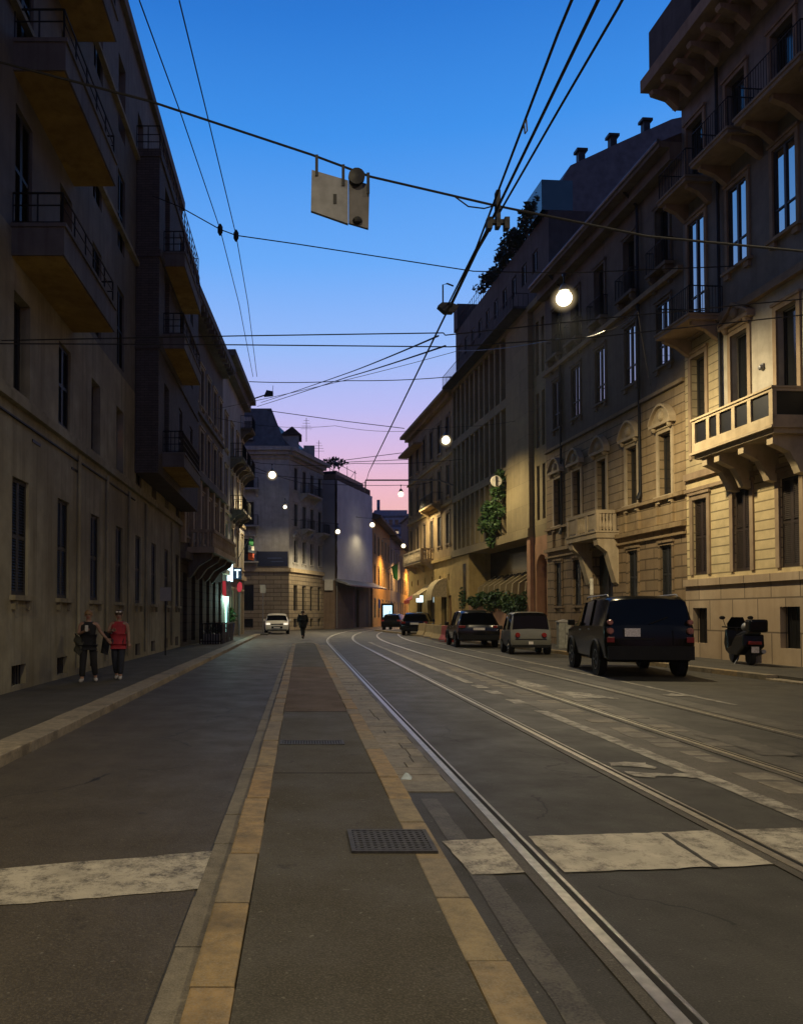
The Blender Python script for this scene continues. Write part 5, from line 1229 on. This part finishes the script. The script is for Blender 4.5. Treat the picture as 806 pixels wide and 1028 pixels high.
# large black boxy off-roader
st = [(0, .5, 1.0, 1.02, 1.02, .98), (.05, .42, 1.2, 1.23, 1.07, 1.0), (.07, .42, 1.3, 1.34, 1.08, .98), (.2, .4, 1.32, 2.0, 1.085, .92), (.34, .4, 1.32, 2.08, 1.09, .92), (.9, .4, 1.32, 2.1, 1.09, .92), (1.75, .38, 1.32, 2.1, 1.09, .92), (2.7, .38, 1.3, 2.04, 1.09, .91),
      (3.2, .38, 1.29, 2.0, 1.09, .9), (4.0, .4, 1.27, 1.4, 1.08, .95), (4.1, .4, 1.25, 1.33, 1.08, 1.0), (5.0, .42, 1.15, 1.2, 1.05, .98), (5.35, .45, 1.0, 1.05, 1.0, .9), (5.4, .5, .8, .85, .95, .85)]
p = at_z(653, 681.5)
car('parked_car', (p.x, p.y, 0), -.14, 'large boxy black off-roader seen from behind, nearest parked car by the right kerb', 'car', 5.4, 2.18, 2.1, st, 'carblack', 0, (3, 4, 5, 6, 7, 8), (1.05, 4.25), .43,
    [(.96, .0, 1.2, .085, .05, .1, 'taillight_pale', 'tail_light', 1), (.96, .0, 1.42-.0, .07, .05, .1, 'taillight_pale', 'tail_light', 1), (.955, -.0, .98, .09, .04, .07, 'taillight', 'tail_light', 0)], ((2,), (8,)),
    details=dict(pillars=[1.75, 2.9], mirror=(3.75, 1.3, 1.08), handles=[1.9, 3.0], parts=[
        ('number_plate', 'plate', lambda m: m.box(-.62, -.24, -.04, -.02, 1.06, 1.27)),
        ('bumper', 'plastic', lambda m: m.box(-1.03, 1.03, -.09, .1, .48, .82)),
        ('roof_rail', 'steel', lambda m: (m.tube([(-.86, .6, 2.08), (-.86, .7, 2.14), (-.86, 3.0, 2.12), (-.86, 3.1, 2.05)], .02, 6), m.tube([(.86, .6, 2.08), (.86, .7, 2.14), (.86, 3.0, 2.12), (.86, 3.1, 2.05)], .02, 6))),
        ('rear_wiper', 'plastic', lambda m: m.tube([(.0, .03, 1.38), (.45, .1, 1.55)], .015, 5)), ('tailgate_trim', 'plastic', lambda m: m.box(-.7, .1, -.03, .0, .98, 1.02).box(.55, .56, -.02, 0.0, .85, 1.25))]))
# small grey microcar
st = [(0, .35, .62, .64, .74, .7), (.03, .3, .84, .87, .8, .73), (.06, .3, .98, 1.02, .81, .72), (.1, .28, 1.0, 1.55, .815, .66), (.25, .28, 1.0, 1.68, .82, .67), (.8, .28, 1.0, 1.72, .82, .68), (1.5, .28, .98, 1.7, .82, .67), (2.1, .28, .95, 1.5, .82, .66), (2.55, .3, .85, .95, .8, .68), (2.75, .35, .68, .72, .74, .6)]
p = at_z(533, 657.5)
car('parked_car', (p.x, p.y, 0), -.1, 'tiny boxy grey microcar with round red rear lights, behind the off-roader', 'car', 2.75, 1.64, 1.72, st, 'cargrey', 0, (4, 5, 6), (.45, 2.2), .31,
    [(.52, .0, .79, .1, .05, .1, 'taillight', 'tail_light', 1)], ((2, 3), (7,)),
    details=dict(pillars=[1.0], mirror=(2.05, .98, .8), parts=[('number_plate', 'plate', lambda m: m.box(-.09, .09, -.03, 0, .42, .53)), ('bumper', 'plastic', lambda m: m.box(-.78, .78, -.05, .05, .3, .4)), ('trim_line', 'plastic', lambda m: m.box(-.62, .62, -.012, .01, .61, .64))]), arch=False)
# black compact SUV
def hatch(H, W):
    h = W/2
    return [(0, .45, .8, .82, h*.93, h*.88), (.04, .35, .98, 1.0, h*.99, h*.9), (.08, .34, 1.06, 1.1, h, h*.86), (.5, .32, 1.1, H-.1, h, h*.74), (.75, .32, 1.1, H, h, h*.76), (1.6, .3, 1.1, H+.03, h, h*.78), (2.5, .3, 1.08, H, h, h*.77), (2.9, .3, 1.06, H-.1, h, h*.76), (3.7, .3, 1.04, 1.12, h, h*.85), (4.5, .33, .9, .96, h*.96, h*.85), (4.75, .4, .7, .74, h*.85, h*.75)]
p = at_z(481, 650.5)
car('parked_car', (p.x, p.y, 0), HD, 'black compact hatchback parked beyond the grey microcar, next to the concrete blocks', 'car', 4.75, 2.05, 1.8, hatch(1.8, 2.05), 'cardark', 0, (3, 4, 5, 6, 7), (.95, 3.8), .36,
    [(.82, .04, 1.03, .16, .06, .06, 'taillight', 'tail_light', 0)], ((2,), (7,)),
    details=dict(pillars=[1.6, 2.5], mirror=(3.3, 1.06, 1.0), handles=[1.8, 2.7], parts=[('number_plate', 'plate', lambda m: m.box(-.28, .28, -.01, .035, .86, .98)), ('bumper', 'plastic', lambda m: m.box(-.95, .95, -.06, .1, .4, .62))]))
p = at_z(416, 638.2)
car('parked_car', (p.x, p.y, 0), HD-.22, 'dark hatchback with pale plate beyond the concrete blocks, at the bend', 'car', 4.75, 2.1, 1.75, hatch(1.75, 2.1), 'cardark', 0, (3, 4, 5, 6, 7), (.95, 3.8), .38,
    [(.84, .04, 1.0, .15, .06, .08, 'taillight', 'tail_light', 0)], ((2,), (7,)),
    details=dict(pillars=[1.6, 2.5], mirror=(3.3, 1.06, 1.02), parts=[('number_plate', 'plate', lambda m: m.box(-.32, .32, -.01, .035, .84, 1.0)), ('bumper', 'plastic', lambda m: m.box(-.97, .97, -.06, .1, .4, .62))]))
p = at_z(392, 633)
car('parked_car', (p.x, p.y, 0), HD-.3, 'farthest black car, half hidden by the dark hatchback at the bend', 'car', 4.75, 2.0, 1.65, hatch(1.65, 2.0), 'carblack', 0, (3, 4, 5, 6, 7), (.95, 3.8), .38,
    [(.84, .04, 1.0, .15, .06, .08, 'taillight', 'tail_light', 0)], ((2,), (7,)), details=dict(mirror=(3.3, 1.06, 1.0)))
# white car coming towards us (nose at the camera)
st = [(0, .45, .75, .78, .82, .7), (.06, .32, .88, .92, .93, .8), (.5, .3, .98, 1.03, .98, .85), (1.05, .3, 1.06, 1.12, 1.0, .86), (1.75, .3, 1.08, 1.55, 1.0, .76), (2.1, .3, 1.08, 1.68, 1.0, .76), (3.2, .3, 1.08, 1.7, 1.0, .77), (4.0, .32, 1.06, 1.58, .98, .74), (4.5, .36, .95, 1.05, .95, .8), (4.6, .45, .8, .85, .9, .78)]
p = at_z(278, 637)
car('white_car', (p.x, p.y, 0), .03, 'white car facing the camera in the left lane', 'car', 4.6, 2, 1.7, st, 'carwhite', 0, (4, 5, 6), (.95, 3.7), .36,
    [(.72, .1, .86, .17, .1, .08, 'beam', 'headlight', 0)], ((7,), (3,)), group='moving or waiting cars', 
    details=dict(pillars=[2.6], mirror=(1.7, 1.06, 1.0), mp=1, parts=[('grille', 'plastic', lambda m: m.box(-.45, .45, -.03, .05, .48, .66).box(-.5, .5, -.0, .1, .76, .86)), ('number_plate', 'plate', lambda m: m.box(-.26, .26, -.05, -.03, .5, .6)), ('bumper_trim', 'plastic', lambda m: m.box(-.8, .8, -.04, .06, .3, .4))]))

# motor scooter against the yellow house
p = at_z(745, 666.5, .12)
o = thing('motor_scooter', p, 'black motor scooter with windscreen parked on the pavement before the yellow house', 'scooter', None, -.2)
def sw(y, nm='wheel'):
    w = link(nm, None, o); w.location = (0, y, .27)
    m = MB(); m.lathe([(.15, -.07), (.24, -.075), (.275, -.03), (.275, .03), (.24, .075), (.15, .07)], 24, (0, 0, 0), 'x'); part('tyre', m, M['tyre'], w, smooth=True)
    m = MB(); m.lathe([(.02, -.06), (.16, -.05), (.16, .05), (.02, .06)], 18, (0, 0, 0), 'x'); part('rim', m, M['rim'], w)
sw(-.72); sw(.72)
m = MB(); pr_ = [(-1.0, .55), (-.95, .92), (-.3, .86), (.1, .55), (.35, .5), (.5, 1.05), (.62, 1.05), (.75, .6), (.6, .38), (.3, .28), (-.45, .28), (-.75, .45)]
for sg, w in ((1, .26), (-1, .26)): pass
m.prism(pr_, 'x', -.29, .29); part('body', m, M['carblack'], o, bevel=.05)
m = MB(); m.prism([(-1.02, .92), (-.95, 1.03), (-.6, 1.0), (-.3, .93), (-.1, .9), (-.12, .84), (-.9, .9)], 'x', -.2, .2); part('seat', m, M['plastic'], o, bevel=.04)
m = MB(); m.add([(x, y, z) for x, y, z in ((-.24, .52, 1.0), (.24, .52, 1.0), (.27, .45, 1.22), (.16, .38, 1.42), (-.16, .38, 1.42), (-.27, .45, 1.22), (-.24, .535, 1.0), (.24, .535, 1.0), (.27, .465, 1.22), (.16, .395, 1.42), (-.16, .395, 1.42), (-.27, .465, 1.22))], [(0, 1, 2, 5), (5, 2, 3, 4), (6, 7, 8, 11), (11, 8, 9, 10)]+[(i, (i+1) % 6, 6+(i+1) % 6, 6+i) for i in range(6)]); part('windscreen', m, M['carglass'], o)
m = MB(); m.tube([(-.42, .42, 1.12), (-.2, .5, 1.1), (.2, .5, 1.1), (.42, .42, 1.12)], .022, 8); m.tube([(0, .52, .9), (0, .5, 1.1)], .04, 8); part('handlebar', m, M['black'], o)
for sg in (1, -1): m = MB(); m.tube([(sg*.3, .5, 1.12), (sg*.38, .48, 1.36)], .01, 6); m.ball((sg*.4, .47, 1.4), (.09, .03, .06), 10, 6); part('mirror', m, M['plastic'], o)
m = MB(); m.box(-.25, .25, -1.42, -1.0, .98, 1.36); part('top_box', m, M['carblack'], o, bevel=.07)
m = MB(); m.box(-.17, .17, -1.13, -1.02, .62, .72); part('tail_light', m, M['taillight'], o, bevel=.02)
m = MB(); m.box(-.1, .1, -1.1, -1.09, .38, .56); part('number_plate', m, M['plate'], o)
m = MB(); m.tube([(.2, -.2, .3), (.24, -.5, .32), (.26, -1.0, .42)], [.03, .06, .065], 10); part('exhaust', m, M['steel'], o)
m = MB(); m.tube([(-.1, -.1, .28), (-.28, -.2, .0)], .016, 6); part('stand', m, M['steel'], o)
m = MB(); m.prism([(.5, .57), (.72, .62), (.95, .5), (1.0, .42), (.72, .55), (.48, .5)], 'x', -.09, .09); part('mudguard', m, M['carblack'], o, bevel=.02)
hm = MB(); hm.ball((0, 0, .13), (.15, .17, .15), 14, 9); o2 = single('helmet', hm, M['steel'], 'pale round helmet resting on the scooter seat', 'helmet', smooth=True)
q = Matrix.Rotation(-.2, 4, 'Z') @ Vector((0, -.45, 1.0-.03)); o2.location = (p.x+q.x, p.y+q.y, .12+q.z)
m = MB(); m.lathe([(.0, 0), (.21, 0), (.21, .05), (.08, .12), (.06, .62), (.0, .66)], 12); 
q = at_z(779, 666.5, .12); single('stone_bollard', m, M['black'], 'small dark bollard at the wall foot right of the scooter', 'bollard').location = q

# ================================================================== PEOPLE
def skin_mesh(name, verts, edges, radii, mat, parent, lv=2, root=0):
    me = bpy.data.meshes.new(name+'_cage'); me.from_pydata(verts, edges, [])
    ob = bpy.data.objects.new(name+'_cage', me); COL.objects.link(ob)
    md = ob.modifiers.new('s', 'SKIN'); md.use_smooth_shade = True
    for i, r in enumerate(radii):
        d = me.skin_vertices[0].data[i]; d.radius = r if isinstance(r, tuple) else (r, r); d.use_root = (i == root)
    sb = ob.modifiers.new('b', 'SUBSURF'); sb.levels = lv
    dg = bpy.context.evaluated_depsgraph_get()
    out = bpy.data.meshes.new_from_object(ob.evaluated_get(dg)); out.name = name
    bpy.data.objects.remove(ob)
    out.materials.clear(); out.materials.append(mat)
    for p_ in out.polygons: p_.use_smooth = True
    return link(name, out, parent)
def person(loc, rz, label, J, top, trousers, hair, shoes, group=None, coat=False, hairlen=.0, mats=None):
    """J: joint positions for a 1.62 m figure facing -y; x to its left is +x in picture when it faces the camera"""
    o = thing('person', loc, label, 'person', group, rz)
    g = dict(pel=(0, 0, .88), wst=(0, .0, 1.0), chs=(0, .01, 1.2), nk0=(0, .015, 1.33), nk=(0, .01, 1.38), hd=(0, -.01, 1.48), ht=(0, 0, 1.57))
    g.update(J)
    names = ['pel', 'wst', 'chs', 'nk0', 'nk', 'hd', 'ht']; V = [g[n] for n in names]; E = [(i, i+1) for i in range(6)]
    Rr = [(.13, .1), (.11, .085), (.135, .09), (.075, .06), (.05, .05), (.075, .09), (.06, .07)]
    def chain(start, pts, rr):
        i = start
        for p_, r in zip(pts, rr): V.append(p_); Rr.append(r); E.append((i, len(V)-1)); i = len(V)-1
    for s in ('l', 'r'):
        chain(2, [g['sh'+s], g['el'+s], g['wr'+s]], [.055, .04, .03])
        chain(0, [g['hp'+s], g['kn'+s], g['an'+s], g['to'+s]], [.085, .06, .042, .035])
    b = skin_mesh('body', V, E, Rr, M['skin'], o)
    # hands : palm, four fingers and thumb
    for s in ('l', 'r'):
        w = Vector(g['wr'+s]); e = Vector(g['el'+s]); d = (w-e).normalized(); sd = d.cross(Vector((0, 1, 0))); sd = sd.normalized() if sd.length > .1 else Vector((1, 0, 0)); nn = sd.cross(d)
        m = MB(); pm = w+d*.045
        m.tube([w-d*.01, pm, w+d*.085], [.024, .036, .034], 8)
        for k, ln in zip((-1.5, -.5, .5, 1.5), (.055, .07, .075, .06)):
            a = w+d*.08+sd*(k*.016); m.tube([a, a+d*ln*.5+nn*.006, a+d*ln+nn*.025], [.0095, .009, .007], 6)
        a = w+d*.035+sd*.03; m.tube([a, a+sd*.02+d*.025+nn*.01, a+sd*.022+d*.055+nn*.022], [.011, .01, .008], 6)
        part('hand', m, M['skin'], b, smooth=True, sharp=80)
    h = Vector(g['hd']); m = MB(); m.ball(h+Vector((0, -.092, -.005)), (.013, .022, .02), 8, 6); m.ball(h+Vector((.078, .0, 0)), (.014, .022, .032), 8, 6); m.ball(h+Vector((-.078, .0, 0)), (.014, .022, .032), 8, 6)
    part('nose_and_ears', m, M['skin'], b, smooth=True)
    m = MB(); m.ball(h+Vector((.03, -.08, .02)), (.012, .01, .008), 8, 6); m.ball(h+Vector((-.03, -.08, .02)), (.012, .01, .008), 8, 6); part('eyes', m, M['clothblack'], b)
    m = MB(); m.box(h.x-.025, h.x+.025, h.y-.088, h.y-.07, h.z-.05, h.z-.042); part('mouth', m, M['redplastic'], b)
    m = MB(); m.ball(h+Vector((0, .022, .045)), (.092, .1, .085), 14, 9)
    if hairlen: m.ball(h+Vector((0, .05, -.05-hairlen*.3)), (.08, .05, .09+hairlen), 12, 8)
    part('hair', m, hair, o, smooth=True)
    # clothes grown over the same joints
    z = [g['pel'], g['wst'], g['chs'], g['nk0']]
    V2 = [(g['pel'][0], g['pel'][1], g['pel'][2]-(.28 if coat else .06)), z[0], z[1], z[2], (z[3][0], z[3][1], z[3][2]-.03)]; E2 = [(i, i+1) for i in range(4)]; R2 = [(.2, .185), (.18, .165), (.135, .115), (.155, .12), (.1, .08)] if not coat else [(.21, .16), (.2, .15), (.18, .13), (.19, .13), (.1, .08)]
    for s in ('l', 'r'):
        V2.append(tuple(Vector(g['chs']).lerp(Vector(g['sh'+s]), .9)+Vector((0, 0, .03)))); R2.append(.078); E2.append((3, len(V2)-1))
        if coat:
            V2 += [g['el'+s], tuple(Vector(g['el'+s]).lerp(Vector(g['wr'+s]), .9))]; R2 += [.062, .05]; k = len(V2); E2 += [(k-3, k-2), (k-2, k-1)]
    skin_mesh('coat' if coat else 'top', V2, E2, R2, top, o, root=1)
    V3 = [(g['pel'][0], g['pel'][1], g['pel'][2]-.03)]; E3 = []; R3 = [(.14, .11)]
    for s in ('l', 'r'):
        k = len(V3); an = Vector(g['an'+s]); kn = Vector(g['kn'+s])
        V3 += [g['hp'+s], g['kn'+s], tuple(kn.lerp(an, .93))]; R3 += [.1, .082, .07]; E3 += [(0, k), (k, k+1), (k+1, k+2)]
    skin_mesh('trousers', V3, E3, R3, trousers, o)
    for s in ('l', 'r'):
        a, t = Vector(g['an'+s]), Vector(g['to'+s]); d = (t-a); d.z = 0; d.normalize()
        m = MB(); f0 = a-d*.07; f0.z = t.z+.0
        m.tube([f0+Vector((0, 0, .0)), f0+d*.06+Vector((0, 0, .015)), f0+d*.16, f0+d*.24-Vector((0, 0, .008)), f0+d*.27-Vector((0, 0, .012))], [.032, .045, .046, .04, .02], 10)
        part('shoe', m, shoes, o, smooth=True, sharp=70)
    return o, g
base = dict(hpl=(.09, 0, .84), hpr=(-.09, 0, .84))
p = at_z(88.5, 684.5, .12)
# left woman : walking towards us, phone held up in her right hand, other arm swung out
J = dict(base, shl=(.17, .01, 1.3), ell=(.27, .03, 1.1), wrl=(.40, -.03, .96), shr=(-.17, .01, 1.3), elr=(-.21, -.02, 1.06), wrr=(-.06, -.2, 1.13),
         knl=(.12, -.03, .47), anl=(.15, .1, .1), tol=(.17, -.03, .05), knr=(-.1, -.12, .46), anr=(-.12, -.12, .08), tor=(-.13, -.26, .045))
o, g = person((p.x, p.y, .12), .15, 'person in black sleeveless top walking left of the red one, phone in hand', J, M['clothblack'], M['clothblack'], M['hairfair'], M['shoe'], 'two people walking on the left pavement')
rotm = Matrix.Translation((p.x, p.y, .12)) @ Matrix.Rotation(.15, 4, 'Z')
m = MB(); m.box(-.035, .035, -.006, .006, -.02, .13); q = single('phone', m, M['headlight'], 'pale phone held up by the person in black', 'phone', bevel=.004); q.location = rotm @ Vector((-.01, -.29, 1.13)); q.rotation_euler = (.5, 0, .3)
m = MB(); rnd = random.Random(11)
vs = []
n, k = 9, 12
for j in range(k+1):
    t = j/k
    for i in range(n+1):
        u = i/n; vs.append((-.3+.3*u+.02*math.sin(j), -.02-.12*math.sin(u*PI)-.03*math.sin(u*9+j*.5), 1.08-.4*t-.1*math.sin(u*PI)+.03*math.sin(u*7)))
m.add(vs, [(j*(n+1)+i, j*(n+1)+i+1, (j+1)*(n+1)+i+1, (j+1)*(n+1)+i) for j in range(k) for i in range(n)])
nv = len(vs); m.add([(x, y+.07, z) for x, y, z in vs], [(j*(n+1)+i, j*(n+1)+i+1, (j+1)*(n+1)+i+1, (j+1)*(n+1)+i) for j in range(k) for i in range(n)])
q = part('jacket', m, M['clothgreen'], None, smooth=True, sharp=80); q.matrix_world = rotm; tag(q, 'dark olive jacket draped over the forearm of the person in black', 'jacket')
p = at_z(119, 682, .12)
J = dict(base, shl=(.17, .01, 1.3), ell=(.22, .03, 1.06), wrl=(.24, -.04, .84), shr=(-.17, .01, 1.3), elr=(-.24, -.02, 1.08), wrr=(-.13, -.18, 1.12),
         knl=(.07, -.1, .46), anl=(.05, -.08, .08), tol=(.06, -.22, .045), knr=(-.08, -.02, .47), anr=(-.06, .12, .1), tor=(-.05, -.01, .05))
o, g = person((p.x, p.y, .12), .1, 'person in bright red sleeveless top and dark jeans, right of the one in black', J, M['clothred'], M['denim'], M['hair'], M['shoe'], 'two people walking on the left pavement')
rotm = Matrix.Translation((p.x, p.y, .12)) @ Matrix.Rotation(.1, 4, 'Z')
m = MB(); m.ball((.036, -.07, 1.56), (.03, .015, .02), 8, 6); m.ball((-.036, -.07, 1.56), (.03, .015, .02), 8, 6); m.box(-.02, .02, -.08, -.07, 1.558, 1.566)
part('sunglasses', m, M['headlight'], o)
vs = []
for j in range(k+1):
    t = j/k
    for i in range(n+1):
        u = i/n; vs.append((-.33+.16*u-.08*t, -.03-.07*math.sin(u*PI)-.02*math.sin(u*9+j*.5), 1.12-.5*t-.06*u))
m = MB(); fs = [(j*(n+1)+i, j*(n+1)+i+1, (j+1)*(n+1)+i+1, (j+1)*(n+1)+i) for j in range(k) for i in range(n)]
m.add(vs, fs); m.add([(x, y+.06, z) for x, y, z in vs], fs)
q = part('jacket', m, M['clothblack'], None, smooth=True, sharp=80); q.matrix_world = rotm; tag(q, 'black jacket hanging from the arm of the person in red', 'jacket')
# pedestrian at the far end of the island, walking away
p = at_z(304, 641.5, .07)
J = dict(base, shl=(.19, .0, 1.32), ell=(.235, .0, 1.08), wrl=(.22, .12, .9), shr=(-.19, .0, 1.32), elr=(-.235, .0, 1.08), wrr=(-.22, .12, .9), hpl=(.06, 0, .84), hpr=(-.06, 0, .84),
         knl=(.035, .1, .47), anl=(.02, .06, .08), tol=(.02, .2, .045), knr=(-.03, -.02, .47), anr=(-.015, -.16, .16), tor=(-.01, -.06, .07))
wk, _ = person((p.x, p.y, .07), 0, 'dark silhouetted person in a coat walking away at the island end', J, M['clothblack'], M['clothblack'], M['hair'], M['clothblack'], None, True)

wk.scale = (1.3, 1.1, 1.12)
q = at_z(407, 782, .012); m = MB(); m.add([(-.05, -.03, 0), (.05, -.05, .0), (.07, .04, .01), (-.03, .06, .0), (0, 0, .06), (.03, .02, .05)], [(0, 1, 4), (1, 2, 5, 4), (2, 3, 5), (3, 0, 4, 5), (0, 3, 2, 1)]); tag(part('crumpled_paper', m, plain('pale_paper', (.4, .48, .55), .7)), 'crumpled pale blue paper on the stone slabs by the rail', 'paper').location = q
# ================================================================== SKY, CAMERA, RENDER SETTINGS
w = bpy.data.worlds.new('World'); S.world = w; w.use_nodes = True; nt = w.node_tree
for n_ in list(nt.nodes): nt.nodes.remove(n_)
out = N(nt, 'ShaderNodeOutputWorld'); bg = N(nt, 'ShaderNodeBackground'); bg2 = N(nt, 'ShaderNodeBackground'); ad = N(nt, 'ShaderNodeAddShader')
sky = N(nt, 'ShaderNodeTexSky', sky_type='NISHITA'); sky.sun_disc = False; sky.sun_elevation = R(-4.0); sky.sun_rotation = R(12); sky.altitude = 120
L(nt, sky.outputs[0], bg2.inputs[0]); bg2.inputs[1].default_value = .03
tc = N(nt, 'ShaderNodeTexCoord'); sp = N(nt, 'ShaderNodeSeparateXYZ'); L(nt, tc.outputs['Generated'], sp.inputs[0])
el = mth(nt, 'DIVIDE', mth(nt, 'ARCSINE', sp.outputs[2]), PI/2)
def s2l(r, g, b): return tuple((c/255/12.92 if c/255 < .04045 else ((c/255+.055)/1.055)**2.4) for c in (r, g, b))
def e(py): return math.degrees(math.atan((HZ-py)/FPX))/90
cr = ramp(nt, el, [(0, s2l(190, 105, 95)), (e(520), s2l(248, 188, 184)), (e(490), s2l(243, 189, 204)), (e(455), s2l(222, 190, 228)), (e(410), s2l(190, 190, 245)), (e(350), s2l(154, 189, 251)), (e(260), s2l(107, 172, 250)), (e(130), s2l(64, 146, 236)), (e(0), s2l(44, 121, 213)), (.5, s2l(34, 96, 178)), (.6, s2l(12, 36, 78)), (1, s2l(6, 15, 34))])
west = ramp(nt, mth(nt, 'MULTIPLY_ADD', sp.outputs[1], .5, .5), [(.2, (.27, .31, .36)), (.42, (.07, .09, .11)), (.73, (.09, .11, .13)), (.84, (1.0, 1.0, 1.0))])
cr = mixc(nt, 1.0, cr, west, 'MULTIPLY')
L(nt, cr, bg.inputs[0]); bg.inputs[1].default_value = 1.0
L(nt, bg.outputs[0], ad.inputs[0]); L(nt, bg2.outputs[0], ad.inputs[1]); L(nt, ad.outputs[0], out.inputs[0])

m = MB(); m.box(-150, 170, -45, 430, -1.3, 46)
hz = part('haze', m, None) if 0 else link('haze', m.mesh('haze', []))
hm_ = bpy.data.materials.new('thin_evening_haze'); hm_.use_nodes = True; hn = hm_.node_tree
for n_ in list(hn.nodes): hn.nodes.remove(n_)
ho = N(hn, 'ShaderNodeOutputMaterial'); hv = N(hn, 'ShaderNodeVolumePrincipled'); hv.inputs['Color'].default_value = (.8, .85, .95, 1); hv.inputs['Density'].default_value = HAZE; hv.inputs['Anisotropy'].default_value = .5
L(hn, hv.outputs[0], ho.inputs['Volume']); hz.data.materials.append(hm_); hz['kind'] = 'stuff'

cam = bpy.data.cameras.new('camera'); co = link('camera', cam); co.location = CAM
cam.sensor_fit = 'HORIZONTAL'; cam.sensor_width = 36; cam.lens = FPX/806*36; cam.shift_x = (CX-VX)/806; cam.shift_y = SHY/806; cam.clip_end = 2000; cam.clip_start = .05
co.rotation_euler = (PI/2+PITCH, 0, -YAW); S.camera = co
S.view_settings.view_transform = 'Standard'; S.view_settings.look = 'None'; S.view_settings.exposure = 0; S.view_settings.gamma = 1; S.view_settings.use_curve_mapping = False
S.render.engine = 'CYCLES'; S.cycles.use_denoising = True; S.cycles.max_bounces = 6; S.cycles.diffuse_bounces = 3; S.cycles.glossy_bounces = 3; S.cycles.sample_clamp_indirect = 6
